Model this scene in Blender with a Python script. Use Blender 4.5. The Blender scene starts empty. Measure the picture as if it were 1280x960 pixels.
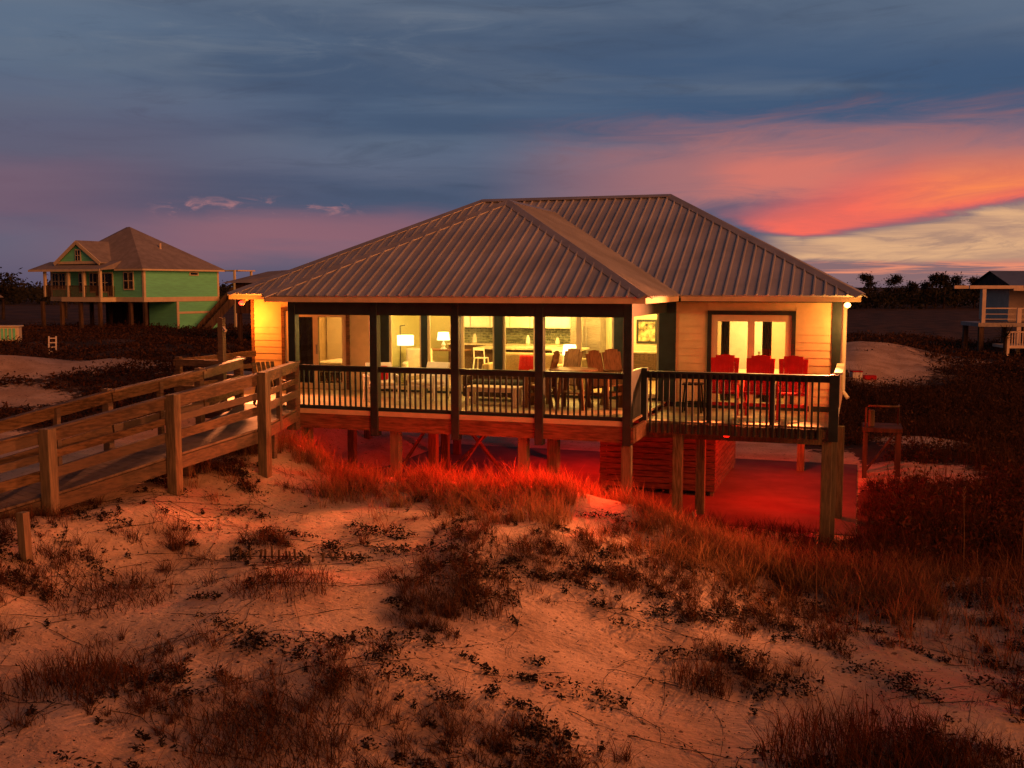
import bpy, bmesh, math, random
import numpy as np
from mathutils import Vector, Matrix
random.seed(7)
RNG = np.random.default_rng(11)
S = bpy.context.scene
COL = S.collection
R = math.radians

# ------------------------------------------------------------------ camera, sky, sun, exposure
# world frame = the beach house's own frame: +X along its front, +Y to its back, z = 0 on the slab below it
CAM = Vector((4.36, -20.27, 5.1))
YAW, PITCH = R(18.5), math.atan(122 / 1300)
RIGHT = Vector((math.cos(YAW), math.sin(YAW), 0)); FWD = Vector((-math.sin(YAW), math.cos(YAW), 0))
cam = bpy.data.cameras.new('camera'); camo = bpy.data.objects.new('camera', cam); COL.objects.link(camo)
cam.sensor_width = 36; cam.lens = 36 * 1300 / 1280; cam.clip_start = .1; cam.clip_end = 6000
camo.location = CAM; camo.rotation_euler = (R(90) - PITCH, 0, YAW)
S.camera = camo
S.view_settings.view_transform = 'Standard'; S.view_settings.look = 'None'
S.view_settings.exposure = 0; S.view_settings.gamma = 1
S.render.resolution_x, S.render.resolution_y = 1024, 768
S.cycles.use_denoising = True
S.cycles.max_bounces = 6; S.cycles.transparent_max_bounces = 12; S.cycles.sample_clamp_indirect = 4

SUN_DIR = Vector((.85, -.46, .27)).normalized()
sl = bpy.data.lights.new('sun', 'SUN'); so = bpy.data.objects.new('sun', sl); COL.objects.link(so)
sl.energy = 2.35; sl.angle = R(35); sl.color = (1, .27, .075)
so.rotation_euler = SUN_DIR.to_track_quat('Z', 'Y').to_euler(); so.location = (60, -30, 40)

class NT:
    """small helper that writes shader maths"""
    def __init__(s, tree): s.t = tree
    def n(s, typ, **kw):
        x = s.t.nodes.new(typ)
        for k, v in kw.items(): setattr(x, k, v)
        return x
    def put(s, sock, v):
        if isinstance(v, bpy.types.NodeSocket): s.t.links.new(v, sock)
        else: sock.default_value = v
    def m(s, op, a, b=0., c=0.):
        x = s.n('ShaderNodeMath', operation=op)
        s.put(x.inputs[0], a); s.put(x.inputs[1], b)
        if op in ('MULTIPLY_ADD',): s.put(x.inputs[2], c)
        return x.outputs[0]
    def add(s, a, b): return s.m('ADD', a, b)
    def sub(s, a, b): return s.m('SUBTRACT', a, b)
    def mul(s, a, b): return s.m('MULTIPLY', a, b)
    def step(s, v, lo, hi, t0=0., t1=1.):
        x = s.n('ShaderNodeMapRange', interpolation_type='SMOOTHSTEP')
        s.put(x.inputs[0], v); s.put(x.inputs[1], lo); s.put(x.inputs[2], hi); x.inputs[3].default_value = t0; x.inputs[4].default_value = t1
        return x.outputs[0]
    def band(s, v, a, b, c, d): return s.mul(s.step(v, a, b), s.step(v, c, d, 1., 0.))
    def noise(s, vec, scale, detail=4., rough=.55, dist=0.):
        x = s.n('ShaderNodeTexNoise'); s.t.links.new(vec, x.inputs['Vector'])
        x.inputs['Scale'].default_value = scale; x.inputs['Detail'].default_value = detail
        x.inputs['Roughness'].default_value = rough; x.inputs['Distortion'].default_value = dist
        return x.outputs[0]
    def vec(s, x, y, z):
        c = s.n('ShaderNodeCombineXYZ')
        for i, v in enumerate((x, y, z)): s.put(c.inputs[i], v)
        return c.outputs[0]
    def mix(s, f, a, b, blend='MIX'):
        x = s.n('ShaderNodeMix', data_type='RGBA', blend_type=blend)
        s.put(x.inputs[0], f)
        for i, v in ((6, a), (7, b)):
            if isinstance(v, bpy.types.NodeSocket): s.t.links.new(v, x.inputs[i])
            else: x.inputs[i].default_value = (*v[:3], 1)
        return x.outputs[2]
    def ramp(s, f, stops):
        x = s.n('ShaderNodeValToRGB'); s.put(x.inputs[0], f)
        e = x.color_ramp.elements
        while len(e) < len(stops): e.new(.5)
        for k, (p, c) in enumerate(stops): e[k].position = p; e[k].color = (*c, 1)
        return x.outputs[0]

def build_world():
    w = bpy.data.worlds.new('World'); S.world = w; w.use_nodes = True
    t = w.node_tree; t.nodes.clear(); N = NT(t)
    tc = N.n('ShaderNodeTexCoord'); sp = N.n('ShaderNodeSeparateXYZ'); t.links.new(tc.outputs['Generated'], sp.inputs[0])
    x, y, z = sp.outputs
    p = N.add(N.mul(x, RIGHT.x), N.mul(y, RIGHT.y)); q = N.add(N.mul(x, FWD.x), N.mul(y, FWD.y))
    az = N.mul(N.m('ARCTAN2', p, q), 180 / math.pi)                # degrees east of the sea-to-house axis
    el = N.mul(N.m('ARCSINE', z), 180 / math.pi)
    V = N.vec(N.mul(az, .040), N.mul(el, .30), .0)                  # streaky cloud space
    V2 = N.vec(N.mul(az, .085), N.mul(el, .62), 3.0)
    n1 = N.noise(V, .9, 5, .5, .5); n2 = N.noise(V2, 1.3, 7, .62, .7)
    V3 = N.vec(N.mul(N.add(az, N.mul(el, 1.2)), .026), N.mul(el, .21), 9.0); n3 = N.noise(V3, 1.0, 6, .55, .5)
    V4 = N.vec(N.mul(N.add(az, N.mul(el, -1.5)), .10), N.mul(el, .55), 14.0); n4 = N.noise(V4, 1.2, 8, .66, 1.0)
    w1 = N.sub(n1, .5); w2 = N.sub(n2, .5); w4 = N.sub(n4, .5)
    elw = N.add(el, N.add(N.mul(w1, 3.0), N.mul(w2, 1.4)))          # warped elevation
    base = N.ramp(N.m('DIVIDE', N.m('MAXIMUM', el, 0.), 90.), [
        (0, (.090, .070, .135)), (.028, (.110, .086, .155)), (.055, (.092, .096, .162)), (.095, (.074, .112, .190)),
        (.135, (.086, .124, .196)), (.19, (.126, .158, .212)), (.26, (.020, .021, .027)), (1, (.006, .006, .007))])  # sky above the view darkened to cut ambient light
    sky = N.n('ShaderNodeTexSky', sky_type='NISHITA', sun_disc=False)
    sky.sun_elevation = math.asin(SUN_DIR.z); sky.sun_rotation = math.atan2(SUN_DIR.x, SUN_DIR.y)
    base = N.mix(.006, base, sky.outputs[0], 'ADD')
    # layered slate cloud: long soft bands, a deeper one right of the middle, purple to the left
    c = N.mix(N.step(n3, .42, .66, 0, .75), base, (.050, .083, .152))
    c = N.mix(N.mul(N.band(N.add(elw, N.mul(az, .03)), 7.2, 9.5, 10.5, 14.), N.band(az, -4, 10, 40, 60)), c, (.052, .096, .182))
    c = N.mix(N.mul(N.step(n1, .46, .70, 0, .7), N.step(el, 5, 9)), c, (.135, .165, .222))
    c = N.mix(N.mul(N.mul(N.step(n4, .50, .75, 0, .40), N.step(el, 9, 12.5)), N.band(az, -30, -18, -4, 6)), c, (.175, .205, .255))
    c = N.mix(N.mul(N.step(n4, .28, .50, .32, 0.), N.step(el, 3, 6)), c, (.045, .062, .105))
    c = N.mix(N.mul(N.band(elw, 2, 5, 7, 12), N.band(az, -70, -30, -22, -6)), c, N.mix(.5, c, (.125, .088, .135)))
    # mauve-pink veils low on the left
    f = N.mul(N.band(elw, .9, 2.3, 2.9, 4.6), N.band(az, -27, -14, -8, 7))
    c = N.mix(N.mul(f, .68), c, (.33, .130, .155))
    f = N.mul(N.band(elw, 2.5, 4.0, 5.2, 7.), N.band(az, -60, -30, -26, -15))
    c = N.mix(N.mul(f, .38), c, (.25, .110, .150))
    f = N.mul(N.band(el, 3.4, 4.0, 4.2, 4.9), N.mul(N.band(az, -19.5, -17.5, -10, -7.5), N.step(N.noise(N.vec(N.mul(az, .30), N.mul(el, .9), 5.), 1.9, 7, .62, .8), .50, .70)))
    c = N.mix(N.mul(f, .75), c, (.44, .19, .20))
    # the warm side: faded coral sheet, brighter blob, then the burning wedge above the pale strip
    f = N.mul(N.band(N.add(el, N.add(N.mul(w1, 3.2), N.mul(w4, 4.0))), 3.4, 5.4, 6.2, 9.4), N.band(az, -3, 11, 24, 40))
    c = N.mix(N.mul(f, .80), c, (.47, .172, .160))
    f = N.mul(N.band(N.add(el, N.mul(w4, 1.6)), 4.3, 5.6, 6.2, 7.4), N.band(N.add(az, N.mul(w4, 5.)), 9.5, 13.5, 15.5, 21))
    c = N.mix(N.mul(f, .78), c, (.72, .190, .140))
    low = N.add(2.45, N.add(N.mul(N.m('MAXIMUM', N.sub(az, 15.5), 0.), .16), N.mul(N.m('MAXIMUM', N.sub(15.5, az), 0.), .26)))
    low = N.m('MINIMUM', low, 6.0)
    top = N.add(3.55, N.mul(N.m('MINIMUM', N.m('MAXIMUM', N.sub(az, 12), 0.), 9.), .27))
    elp = N.add(el, N.add(N.mul(w1, .9), N.add(N.mul(w2, .7), N.mul(w4, 1.1))))
    f = N.mul(N.mul(N.step(N.sub(elp, low), -.25, .45), N.step(N.sub(elp, top), -1.2, 1.1, 1, 0)), N.band(az, 8, 14, 110, 160))
    core = N.mix(N.mul(N.step(az, 17, 25), N.step(N.sub(elp, low), .1, 1.0)), (.98, .150, .100), (1.0, .25, .085))
    core = N.mix(N.step(n4, .35, .62, .5, 0.), core, (.60, .135, .115))
    c = N.mix(N.mul(f, .95), c, core)
    # pale clear strip with wisps, then dim streaks above the tree line
    pale = N.mix(N.step(n2, .38, .60), (.74, .42, .225), (.50, .285, .19))
    pale = N.mix(N.step(n4, .50, .66, 0, .7), pale, (.34, .205, .165))
    f = N.mul(N.mul(N.step(elp, .9, 1.35), N.step(N.sub(elp, low), -.5, .15, 1, 0)), N.band(az, 12.5, 16, 60, 100))
    c = N.mix(f, c, pale)
    st = N.mix(N.step(N.noise(N.vec(N.mul(az, .09), N.mul(el, 2.2), 1.), 1.4, 7, .62, .5), .47, .62), (.25, .145, .155), (.80, .27, .16))
    f = N.mul(N.band(elp, -.6, .1, .9, 1.4), N.band(az, 9, 13, 60, 100))
    c = N.mix(f, c, st)
    # inland and behind, the unseen sky is darkened to cut ambient light
    c = N.mix(N.mul(N.step(N.m('ABSOLUTE', az), 45, 95), .86), c, (.012, .010, .012))
    c = N.mix(N.step(el, -1., 0., 1, 0), c, (.03, .02, .015))
    # background shader and world output
    b = t.nodes.new('ShaderNodeBackground'); t.links.new(c, b.inputs[0]); b.inputs[1].default_value = 1.0
    o = t.nodes.new('ShaderNodeOutputWorld'); t.links.new(b.outputs[0], o.inputs[0])
build_world()

# ------------------------------------------------------------------ materials
def mat(name, col, rough=.7, metal=0., var=.18, scale=6., bump=0., bscale=40., stretch=(1, 1, 1), spec=.3, tint=None, own=0.):
    m = bpy.data.materials.new(name); m.use_nodes = True
    t = m.node_tree; N = NT(t); p = t.nodes['Principled BSDF']
    tc = N.n('ShaderNodeTexCoord'); mp = N.n('ShaderNodeMapping'); mp.inputs['Scale'].default_value = stretch
    t.links.new(tc.outputs['Object'], mp.inputs[0]); V = mp.outputs[0]
    n = N.noise(V, scale, 5, .6); n2 = N.noise(V, scale * .17, 2)
    dark = tuple(c * (1 - var * 1.6) for c in col); lite = tuple(min(1, c * (1 + var)) for c in (tint or col))
    f = N.step(N.add(N.mul(n, .65), N.mul(n2, .35)), .36, .64)
    base = N.mix(f, dark, lite)
    if own:
        oi = N.n('ShaderNodeObjectInfo'); base = N.mix(N.mul(oi.outputs['Random'], own), base, tuple(.45 * c + .06 for c in col))
    t.links.new(base, p.inputs['Base Color'])
    p.inputs['Roughness'].default_value = rough; p.inputs['Metallic'].default_value = metal
    p.inputs['Specular IOR Level'].default_value = spec
    if bump:
        b = N.n('ShaderNodeBump'); b.inputs['Strength'].default_value = bump; b.inputs['Distance'].default_value = .02
        t.links.new(N.noise(V, bscale, 4), b.inputs['Height']); t.links.new(b.outputs[0], p.inputs['Normal'])
    return m
def glow(name, col, strength):
    m = bpy.data.materials.new(name); m.use_nodes = True
    p = m.node_tree.nodes['Principled BSDF']; p.inputs['Base Color'].default_value = (*col, 1)
    p.inputs['Emission Color'].default_value = (*col, 1); p.inputs['Emission Strength'].default_value = strength
    return m
def glass(name, tint=(.93, .95, .93)):
    m = bpy.data.materials.new(name); m.use_nodes = True
    t = m.node_tree; t.nodes.clear(); N = NT(t)
    fr = N.n('ShaderNodeFresnel'); fr.inputs[0].default_value = 1.45
    tr = N.n('ShaderNodeBsdfTransparent'); tr.inputs[0].default_value = (*tint, 1)
    gl = N.n('ShaderNodeBsdfGlossy'); gl.inputs['Roughness'].default_value = .03
    mx = N.n('ShaderNodeMixShader'); t.links.new(fr.outputs[0], mx.inputs[0]); t.links.new(tr.outputs[0], mx.inputs[1]); t.links.new(gl.outputs[0], mx.inputs[2])
    o = N.n('ShaderNodeOutputMaterial'); t.links.new(mx.outputs[0], o.inputs[0])
    return m

M = dict(
    roof=mat('ribbed_galvanised_roof', (.43, .435, .44), .5, .3, .12, .8, .05, 8),
    cap=mat('roof_trim_metal', (.36, .35, .34), .45, .35, .1, 2),
    cream=mat('cream_siding', (.70, .51, .28), .65, 0, .07, 3., .05, 60),
    fascia=mat('cream_trim', (.62, .47, .28), .6, 0, .08, 4),
    teal=mat('dark_teal_paint', (.020, .031, .033), .5, 0, .2, 5),
    rim=mat('brown_rim_board', (.16, .070, .035), .75, 0, .35, 3., .2, 30, (1, 4, 9)),
    pile=mat('treated_piling', (.16, .12, .058), .8, 0, .40, 4., .45, 25, (7, 7, .8), own=.6),
    ramp=mat('weathered_plank', (.135, .080, .038), .8, 0, .42, 3., .45, 25, (2, 2, 9), own=.75),
    rampdk=mat('walkway_board', (.16, .115, .080), .8, 0, .25, 4.),
    deck=mat('porch_floor_board', (.34, .25, .15), .6, 0, .2, 4., 0, 40, (1, 8, 1)),
    slab=mat('concrete', (.11, .075, .06), .85, 0, .15, 1.2, .1, 20),
    shed=mat('slat_board', (.11, .06, .04), .8, 0, .3, 3., .2, 30, (1, 1, 8)),
    white=mat('white_paint', (.78, .74, .66), .55, 0, .06, 4),
    frame=mat('cream_window_frame', (.60, .48, .30), .5, 0, .05, 4),
    room=mat('warm_room_wall', (.70, .58, .40), .8, 0, .04, 2),
    sage=mat('sage_room_wall', (.28, .27, .13), .8, 0, .05, 2),
    ceil=mat('ceiling_paint', (.75, .68, .52), .8, 0, .03, 2),
    wfloor=mat('room_floor_board', (.30, .19, .10), .5, 0, .25, 4., 0, 40, (1, 8, 1)),
    tile=mat('backsplash', (.16, .17, .11), .35, 0, .5, 9., 0, 40, (1, 1, 2.5)),
    counter=mat('stone_top', (.60, .52, .38), .35, 0, .2, 12),
    dkwood=mat('dark_wood', (.07, .035, .02), .55, 0, .3, 5, .1, 40, (1, 1, 6)),
    bnwood=mat('brown_slat_wood', (.20, .095, .04), .6, 0, .25, 5., .1, 40, (6, 6, 1)),
    red=mat('red_chair_plastic', (.50, .016, .014), .42, 0, .12, 5),
    redcloth=mat('red_cushion_cloth', (.45, .01, .015), .9, 0, .1, 20),
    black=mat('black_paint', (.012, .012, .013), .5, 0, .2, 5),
    steel=mat('brushed_steel', (.35, .30, .25), .35, .8, .15, 5., 0, 40, (1, 1, 9)),
    beige=mat('beige_upholstery', (.42, .32, .20), .95, 0, .12, 25, .1, 120),
    linen=mat('white_linen', (.72, .62, .48), .95, 0, .08, 8, .2, 12),
    curtain=mat('charcoal_curtain', (.06, .06, .05), .95, 0, .2, 8),
    shade=glow('lit_lamp_shade', (1, .80, .42), 3.2),
    bulb=glow('lit_ceiling_panel', (1, .76, .36), 6),
    flood=glow('flood_lens', (1, .62, .20), 5),
    floodr=glow('red_flood_lens', (1, .035, .02), 4),
    redlamp=glow('red_lens', (1, .012, .004), 2),
    glass=glass('window_glass'), dkglass=mat('dark_window', (.012, .012, .014), .12, 0, .2, 3, spec=.6),
    green=mat('mint_siding', (.19, .80, .46), .7, 0, .07, 1., .1, 20, (1, 1, 8)),
    groof=mat('grey_shingle', (.27, .255, .255), .85, 0, .12, 1.5),
    gtrim=mat('pale_trim', (.70, .63, .42), .6, 0, .06, 2),
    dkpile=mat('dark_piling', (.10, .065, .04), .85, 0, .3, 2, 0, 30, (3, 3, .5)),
    dkhouse=mat('dark_brown_board', (.060, .032, .022), .85, 0, .35, 2., 0, 30, (6, 6, .4)),
    bluemetal=mat('blue_grey_roof', (.17, .20, .25), .5, .3, .1, 1),
    shell=mat('grey_white_paint', (.66, .57, .46), .7, 0, .08, 2),
    dimwall=mat('grey_board_wall', (.36, .31, .25), .8, 0, .15, 1.5, 0, 30, (1, 1, 6)),
    grey=mat('grey_metal', (.30, .28, .26), .5, .5, .15, 4),
    picture=mat('abstract_print', (.16, .13, .07), .6, 0, .6, 7, tint=(.45, .36, .18)),
)

# ------------------------------------------------------------------ mesh helpers
class MB:
    def __init__(s): s.v = []; s.f = []
    def poly(s, *p):
        n = len(s.v); s.v += [tuple(q) for q in p]; s.f.append(tuple(range(n, n + len(p)))); return s
    def hexa(s, b, t):
        n = len(s.v); s.v += [tuple(q) for q in b] + [tuple(q) for q in t]; k = len(b)
        s.f.append(tuple(n + i for i in reversed(range(k)))); s.f.append(tuple(n + k + i for i in range(k)))
        for i in range(k): j = (i + 1) % k; s.f.append((n + i, n + j, n + k + j, n + k + i))
        return s
    def box(s, x0, x1, y0, y1, z0, z1):
        return s.hexa([(x0, y0, z0), (x1, y0, z0), (x1, y1, z0), (x0, y1, z0)], [(x0, y0, z1), (x1, y0, z1), (x1, y1, z1), (x0, y1, z1)])
    def bar(s, p, q, w, h, up=(0, 0, 1), w2=None, h2=None):
        p, q = Vector(p), Vector(q); d = (q - p).normalized(); u = Vector(up)
        sd = d.cross(u)
        if sd.length < 1e-4: sd = d.cross(Vector((0, 1, 0)))
        sd.normalize(); u = sd.cross(d)
        f = lambda c, w, h: [c - sd * w / 2 - u * h / 2, c + sd * w / 2 - u * h / 2, c + sd * w / 2 + u * h / 2, c - sd * w / 2 + u * h / 2]
        return s.hexa(f(p, w, h), f(q, w2 or w, h2 or h))
    def tube(s, pts, r, n=8, cap=True):
        pts = [Vector(p) for p in pts]; rs = r if isinstance(r, (list, tuple)) else [r] * len(pts); base = len(s.v)
        for i, p in enumerate(pts):
            d = (pts[min(i + 1, len(pts) - 1)] - pts[max(i - 1, 0)]).normalized()
            a = d.orthogonal().normalized() if abs(d.z) > .95 else d.cross(Vector((0, 0, 1))).normalized(); b = d.cross(a)
            for k in range(n):
                th = 2 * math.pi * k / n; s.v.append(tuple(p + (a * math.cos(th) + b * math.sin(th)) * rs[i]))
        for i in range(len(pts) - 1):
            for k in range(n):
                l = (k + 1) % n; o = base + i * n
                s.f.append((o + k, o + l, o + n + l, o + n + k))
        if cap:
            s.f.append(tuple(base + k for k in reversed(range(n)))); o = base + (len(pts) - 1) * n; s.f.append(tuple(o + k for k in range(n)))
        return s
    def lathe(s, c, prof, n=20):
        c = Vector(c); base = len(s.v)
        for r, z in prof:
            for k in range(n):
                a = 2 * math.pi * k / n; s.v.append((c.x + r * math.cos(a), c.y + r * math.sin(a), c.z + z))
        for i in range(len(prof) - 1):
            for k in range(n):
                l = (k + 1) % n; o = base + i * n; s.f.append((o + k, o + l, o + n + l, o + n + k))
        s.f.append(tuple(base + k for k in reversed(range(n)))); o = base + (len(prof) - 1) * n; s.f.append(tuple(o + k for k in range(n)))
        return s
    def build(s, name, m, parent=None, bevel=0., smooth=False):
        """vertices are in the thing's own frame"""
        me = bpy.data.meshes.new(name); me.from_pydata(s.v, [], s.f); me.materials.append(m if not isinstance(m, str) else M[m])
        bm = bmesh.new(); bm.from_mesh(me); bmesh.ops.recalc_face_normals(bm, faces=bm.faces)
        if bevel: bmesh.ops.bevel(bm, geom=bm.edges[:], offset=bevel, segments=2 if smooth else 1, affect='EDGES', profile=.6)
        bm.to_mesh(me); bm.free()
        if smooth:
            for p in me.polygons: p.use_smooth = True
        o = bpy.data.objects.new(name, me); COL.objects.link(o)
        if parent: o.parent = parent
        return o
def tag(o, label=None, cat=None, group=None, kind=None):
    for k, v in (('label', label), ('category', cat), ('group', group), ('kind', kind)):
        if v: o[k] = v
    return o
def thing(name, label, cat, loc=(0, 0, 0), rz=0., group=None):
    o = bpy.data.objects.new(name, None); COL.objects.link(o); o.location = loc; o.rotation_euler = (0, 0, rz); o.empty_display_size = .2
    return tag(o, label, cat, group)
def copy_tree(o, parent=None):
    c = o.copy(); COL.objects.link(c)
    if parent: c.parent = parent
    for ch in [x for x in o.children]: copy_tree(ch, c)
    return c
def light(name, loc, energy, color, radius=.1, parent=None, typ='POINT', aim=None, spot=None):
    l = bpy.data.lights.new(name, typ); o = bpy.data.objects.new(name, l); COL.objects.link(o)
    l.energy = energy; l.color = color; l.shadow_soft_size = radius; o.location = loc
    if typ == 'SPOT': l.spot_size = spot or R(120); l.spot_blend = .6
    if aim: o.rotation_euler = (Vector(loc) - Vector(aim)).to_track_quat('Z', 'Y').to_euler()
    if parent: o.parent = parent
    return o
def site(x, y, z=None):
    """plan position: x metres to the right of and y metres beyond the dune-top viewpoint"""
    p = CAM + RIGHT * x + FWD * y
    return Vector((p.x, p.y, ground(p.x, p.y) if z is None else z))

# ------------------------------------------------------------------ ground
_T = np.random.default_rng(3).random((256, 256))
def vnoise(x, y, wl):
    x = np.asarray(x, float) / wl + 1000.; y = np.asarray(y, float) / wl + 1000.
    i, j = np.floor(x).astype(int), np.floor(y).astype(int); a, b = x - i, y - j
    a, b = a * a * (3 - 2 * a), b * b * (3 - 2 * b); g = lambda p, q: _T[p % 256, q % 256]
    return (g(i, j) * (1 - a) + g(i + 1, j) * a) * (1 - b) + (g(i, j + 1) * (1 - a) + g(i + 1, j + 1) * a) * b - .5
def sst(v, a, b):
    t = np.clip((np.asarray(v, float) - a) / (b - a), 0, 1); return t * t * (3 - 2 * t)
def terrain(X, Y):
    X, Y = np.asarray(X, float), np.asarray(Y, float)
    sx = (X - CAM.x) * RIGHT.x + (Y - CAM.y) * RIGHT.y; sy = (X - CAM.x) * FWD.x + (Y - CAM.y) * FWD.y
    amp = 1.66 - .48 * sst(X, -7.2, -5.2) - .70 * sst(X, -1.2, 3.8)
    crest = -1.7 + (-3.0 + 1.7) * sst(X, -1.5, 3.5) + .9 * (1 - sst(X, -7.2, -5.5))
    front = amp * (1 - .30 * sst(-Y, 4, 13)) * (1 - sst(Y, crest, crest + 2.6))
    left = 1.45 - .5 * sst(Y, 6, 30)
    lm = 1 - sst(X + .12 * np.minimum(Y, 30), -11.5, -9.0)
    z = np.maximum(front * (1 - lm) + np.maximum(front, left) * lm, left * lm)
    z = z + 2.0 * np.exp(-(((sx - 19.5) / 7.5) ** 2 + ((sy - 58) / 9) ** 2)) + .9 * np.exp(-(((sx - 13) / 5.5) ** 2 + ((sy - 47) / 6) ** 2))
    z = z + 1.0 * np.exp(-(((sx + 19) / 7) ** 2 + ((sy - 37) / 4.5) ** 2)) + .55 * np.exp(-(((sx + 11) / 4) ** 2 + ((sy - 38) / 4) ** 2))
    slab = sst(X, -9.5, -8) * (1 - sst(X, 4.3, 6.0)) * sst(Y, .8, 2.2) * (1 - sst(Y, 11.5, 14))
    far = sst(sy, 90, 200)
    nz = .28 * vnoise(X, Y, 4.3) + .22 * vnoise(X + 40, Y, 1.7) + .06 * vnoise(X, Y + 9, .62) + .012 * vnoise(X + 5, Y, .27)
    nz = nz + .9 * vnoise(X, Y, 19.) * sst(sy, 32, 50) + .5 * vnoise(X, Y, 3.1) * sst(sy, 26, 32) * (1 - sst(sy, 60, 90))
    return z + nz * (1 - .93 * slab) * (1 - .6 * far) - .03 * slab
def ground(x, y): return float(terrain(x, y))
def scrubby(X, Y):
    """how much dark litter and low scrub covers the sand"""
    X, Y = np.asarray(X, float), np.asarray(Y, float)
    sx = (X - CAM.x) * RIGHT.x + (Y - CAM.y) * RIGHT.y; sy = (X - CAM.x) * FWD.x + (Y - CAM.y) * FWD.y
    g = lambda cx, cy, rx, ry: np.exp(-(((sx - cx) / rx) ** 2 + ((sy - cy) / ry) ** 2))
    c = .12 + .0 * sx
    c = np.maximum(c, sst(sy, 34, 42)); c = np.maximum(c, sst(-sx, 8.5, 11) * sst(sy, 25, 28))
    c = np.maximum(c, sst(sx / np.maximum(sy, 1), .262, .292) * sst(sy, 15.0, 18))
    c = c - .72 * g(19.5, 57, 8.5, 10) - .8 * g(13, 48, 6., 5) - 1.1 * g(10.6, 27.5, 2.0, 2.6) - 1.0 * g(12.8, 33, 1.7, 1.6) - 1.3 * g(35.5, 70.5, 4.5, 3.6) - 1.0 * g(-17, 36.5, 4.5, 2.2) - .9 * g(-11.5, 39.5, 2.8, 1.8) - .8 * g(-15.5, 31.5, 3.0, 2.2)
    c = np.maximum(c, .0) + .5 * vnoise(X, Y, 1.6) * sst(sy, 26, 30)
    slab = sst(X, -9.5, -8) * (1 - sst(X, 4.2, 4.6)) * sst(Y, .8, 2.2) * (1 - sst(Y, 11.5, 14))
    return np.clip(c * (1 - slab), 0, 1)

def sand_material():
    m = bpy.data.materials.new('dune_sand'); m.use_nodes = True; t = m.node_tree; N = NT(t); p = t.nodes['Principled BSDF']
    geo = N.n('ShaderNodeNewGeometry'); V = geo.outputs['Position']
    at = N.n('ShaderNodeAttribute', attribute_name='scrub'); s = at.outputs['Fac']
    n = N.noise(V, .9, 5); nf = N.noise(V, 14., 4); nb = N.noise(V, 2.6, 6, .7)
    sand = N.mix(N.step(n, .35, .65), (.52, .355, .235), (.70, .51, .36))
    sand = N.mix(N.step(nf, .45, .75, 0, .3), sand, (.28, .20, .14))
    # scattered dark plant litter, denser where scrub grows
    thr = N.sub(.80, N.mul(s, .62))
    lit = N.step(N.sub(N.add(N.mul(nb, .7), N.mul(nf, .3)), thr), -.05, .05)
    sp = N.step(N.noise(V, 9., 2, .5), .66, .70); sp2 = N.step(N.noise(V, 26., 2, .5), .66, .70)
    stain = N.step(N.noise(V, 1.5, 5, .65), .50, .68)
    lit = N.m('MAXIMUM', lit, N.m('MAXIMUM', N.mul(sp, .85), N.mul(sp2, .7)))
    sand = N.mix(N.mul(stain, .16), sand, (.24, .15, .09))
    veg = N.mix(N.step(N.noise(V, .35, 4), .4, .62), (.022, .013, .008), (.085, .040, .020))
    t.links.new(N.mix(N.mul(lit, .95), sand, veg), p.inputs['Base Color'])
    p.inputs['Roughness'].default_value = .95; p.inputs['Specular IOR Level'].default_value = .1
    b = N.n('ShaderNodeBump'); b.inputs['Strength'].default_value = .45; b.inputs['Distance'].default_value = .06
    rp = N.n('ShaderNodeMapping'); rp.inputs['Scale'].default_value = (2.2, 9., 2.); rp.inputs['Rotation'].default_value = (0, 0, .5); t.links.new(V, rp.inputs[0])
    nf = N.add(nf, N.mul(N.noise(rp.outputs[0], 1.5, 3, .5, .6), 1.1))
    h = N.add(N.mul(N.noise(V, 3.5, 5, .6, .5), 1.4), N.mul(nf, .35))
    t.links.new(h, b.inputs['Height']); t.links.new(b.outputs[0], p.inputs['Normal'])
    return m
def axis(a, b, st, far0, far1, g=1.13):
    c = list(np.arange(a, b + 1e-6, st)); d = st; lo, hi = [], []
    x = a
    while x > far0: d *= g; x -= d; lo.append(x)
    d = st; x = b
    while x < far1: d *= g; x += d; hi.append(x)
    return np.array(lo[::-1] + c + hi)
def np_mesh(name, V, quads=None, tris=None):
    me = bpy.data.meshes.new(name); V = np.asarray(V, np.float32)
    me.vertices.add(len(V)); me.vertices.foreach_set('co', V.ravel())
    q = np.asarray(quads, np.int32).reshape(-1, 4) if quads is not None else np.zeros((0, 4), np.int32)
    t = np.asarray(tris, np.int32).reshape(-1, 3) if tris is not None else np.zeros((0, 3), np.int32)
    loops = np.concatenate([q.ravel(), t.ravel()]); me.loops.add(len(loops)); me.loops.foreach_set('vertex_index', loops)
    me.polygons.add(len(q) + len(t))
    me.polygons.foreach_set('loop_start', np.concatenate([np.arange(len(q)) * 4, len(q) * 4 + np.arange(len(t)) * 3]).astype(np.int32))
    me.update(calc_edges=True); me.validate()
    return me
def build_ground():
    xs = axis(-14, 11, .11, -3200, 3200); ys = axis(-15, 4, .11, -700, 4800)
    X, Y = np.meshgrid(xs, ys); Z = terrain(X, Y)
    n, k = len(xs), len(ys); i = np.arange(n * k).reshape(k, n)
    q = np.stack([i[:-1, :-1], i[:-1, 1:], i[1:, 1:], i[1:, :-1]], -1)
    me = np_mesh('ground', np.stack([X, Y, Z], -1).reshape(-1, 3), q)
    a = me.attributes.new('scrub', 'FLOAT', 'POINT'); a.data.foreach_set('value', scrubby(X, Y).ravel().astype(np.float32))
    me.polygons.foreach_set('use_smooth', [True] * len(me.polygons)); me.materials.append(sand_material())
    o = bpy.data.objects.new('ground', me); COL.objects.link(o)
    tag(o, 'pale dune sand with dark plant litter running back to the tree line', 'ground', kind='structure')
build_ground()
sb = MB().box(-8.6, 4.4, 1.9, 10.9, -.25, .0)
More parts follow.
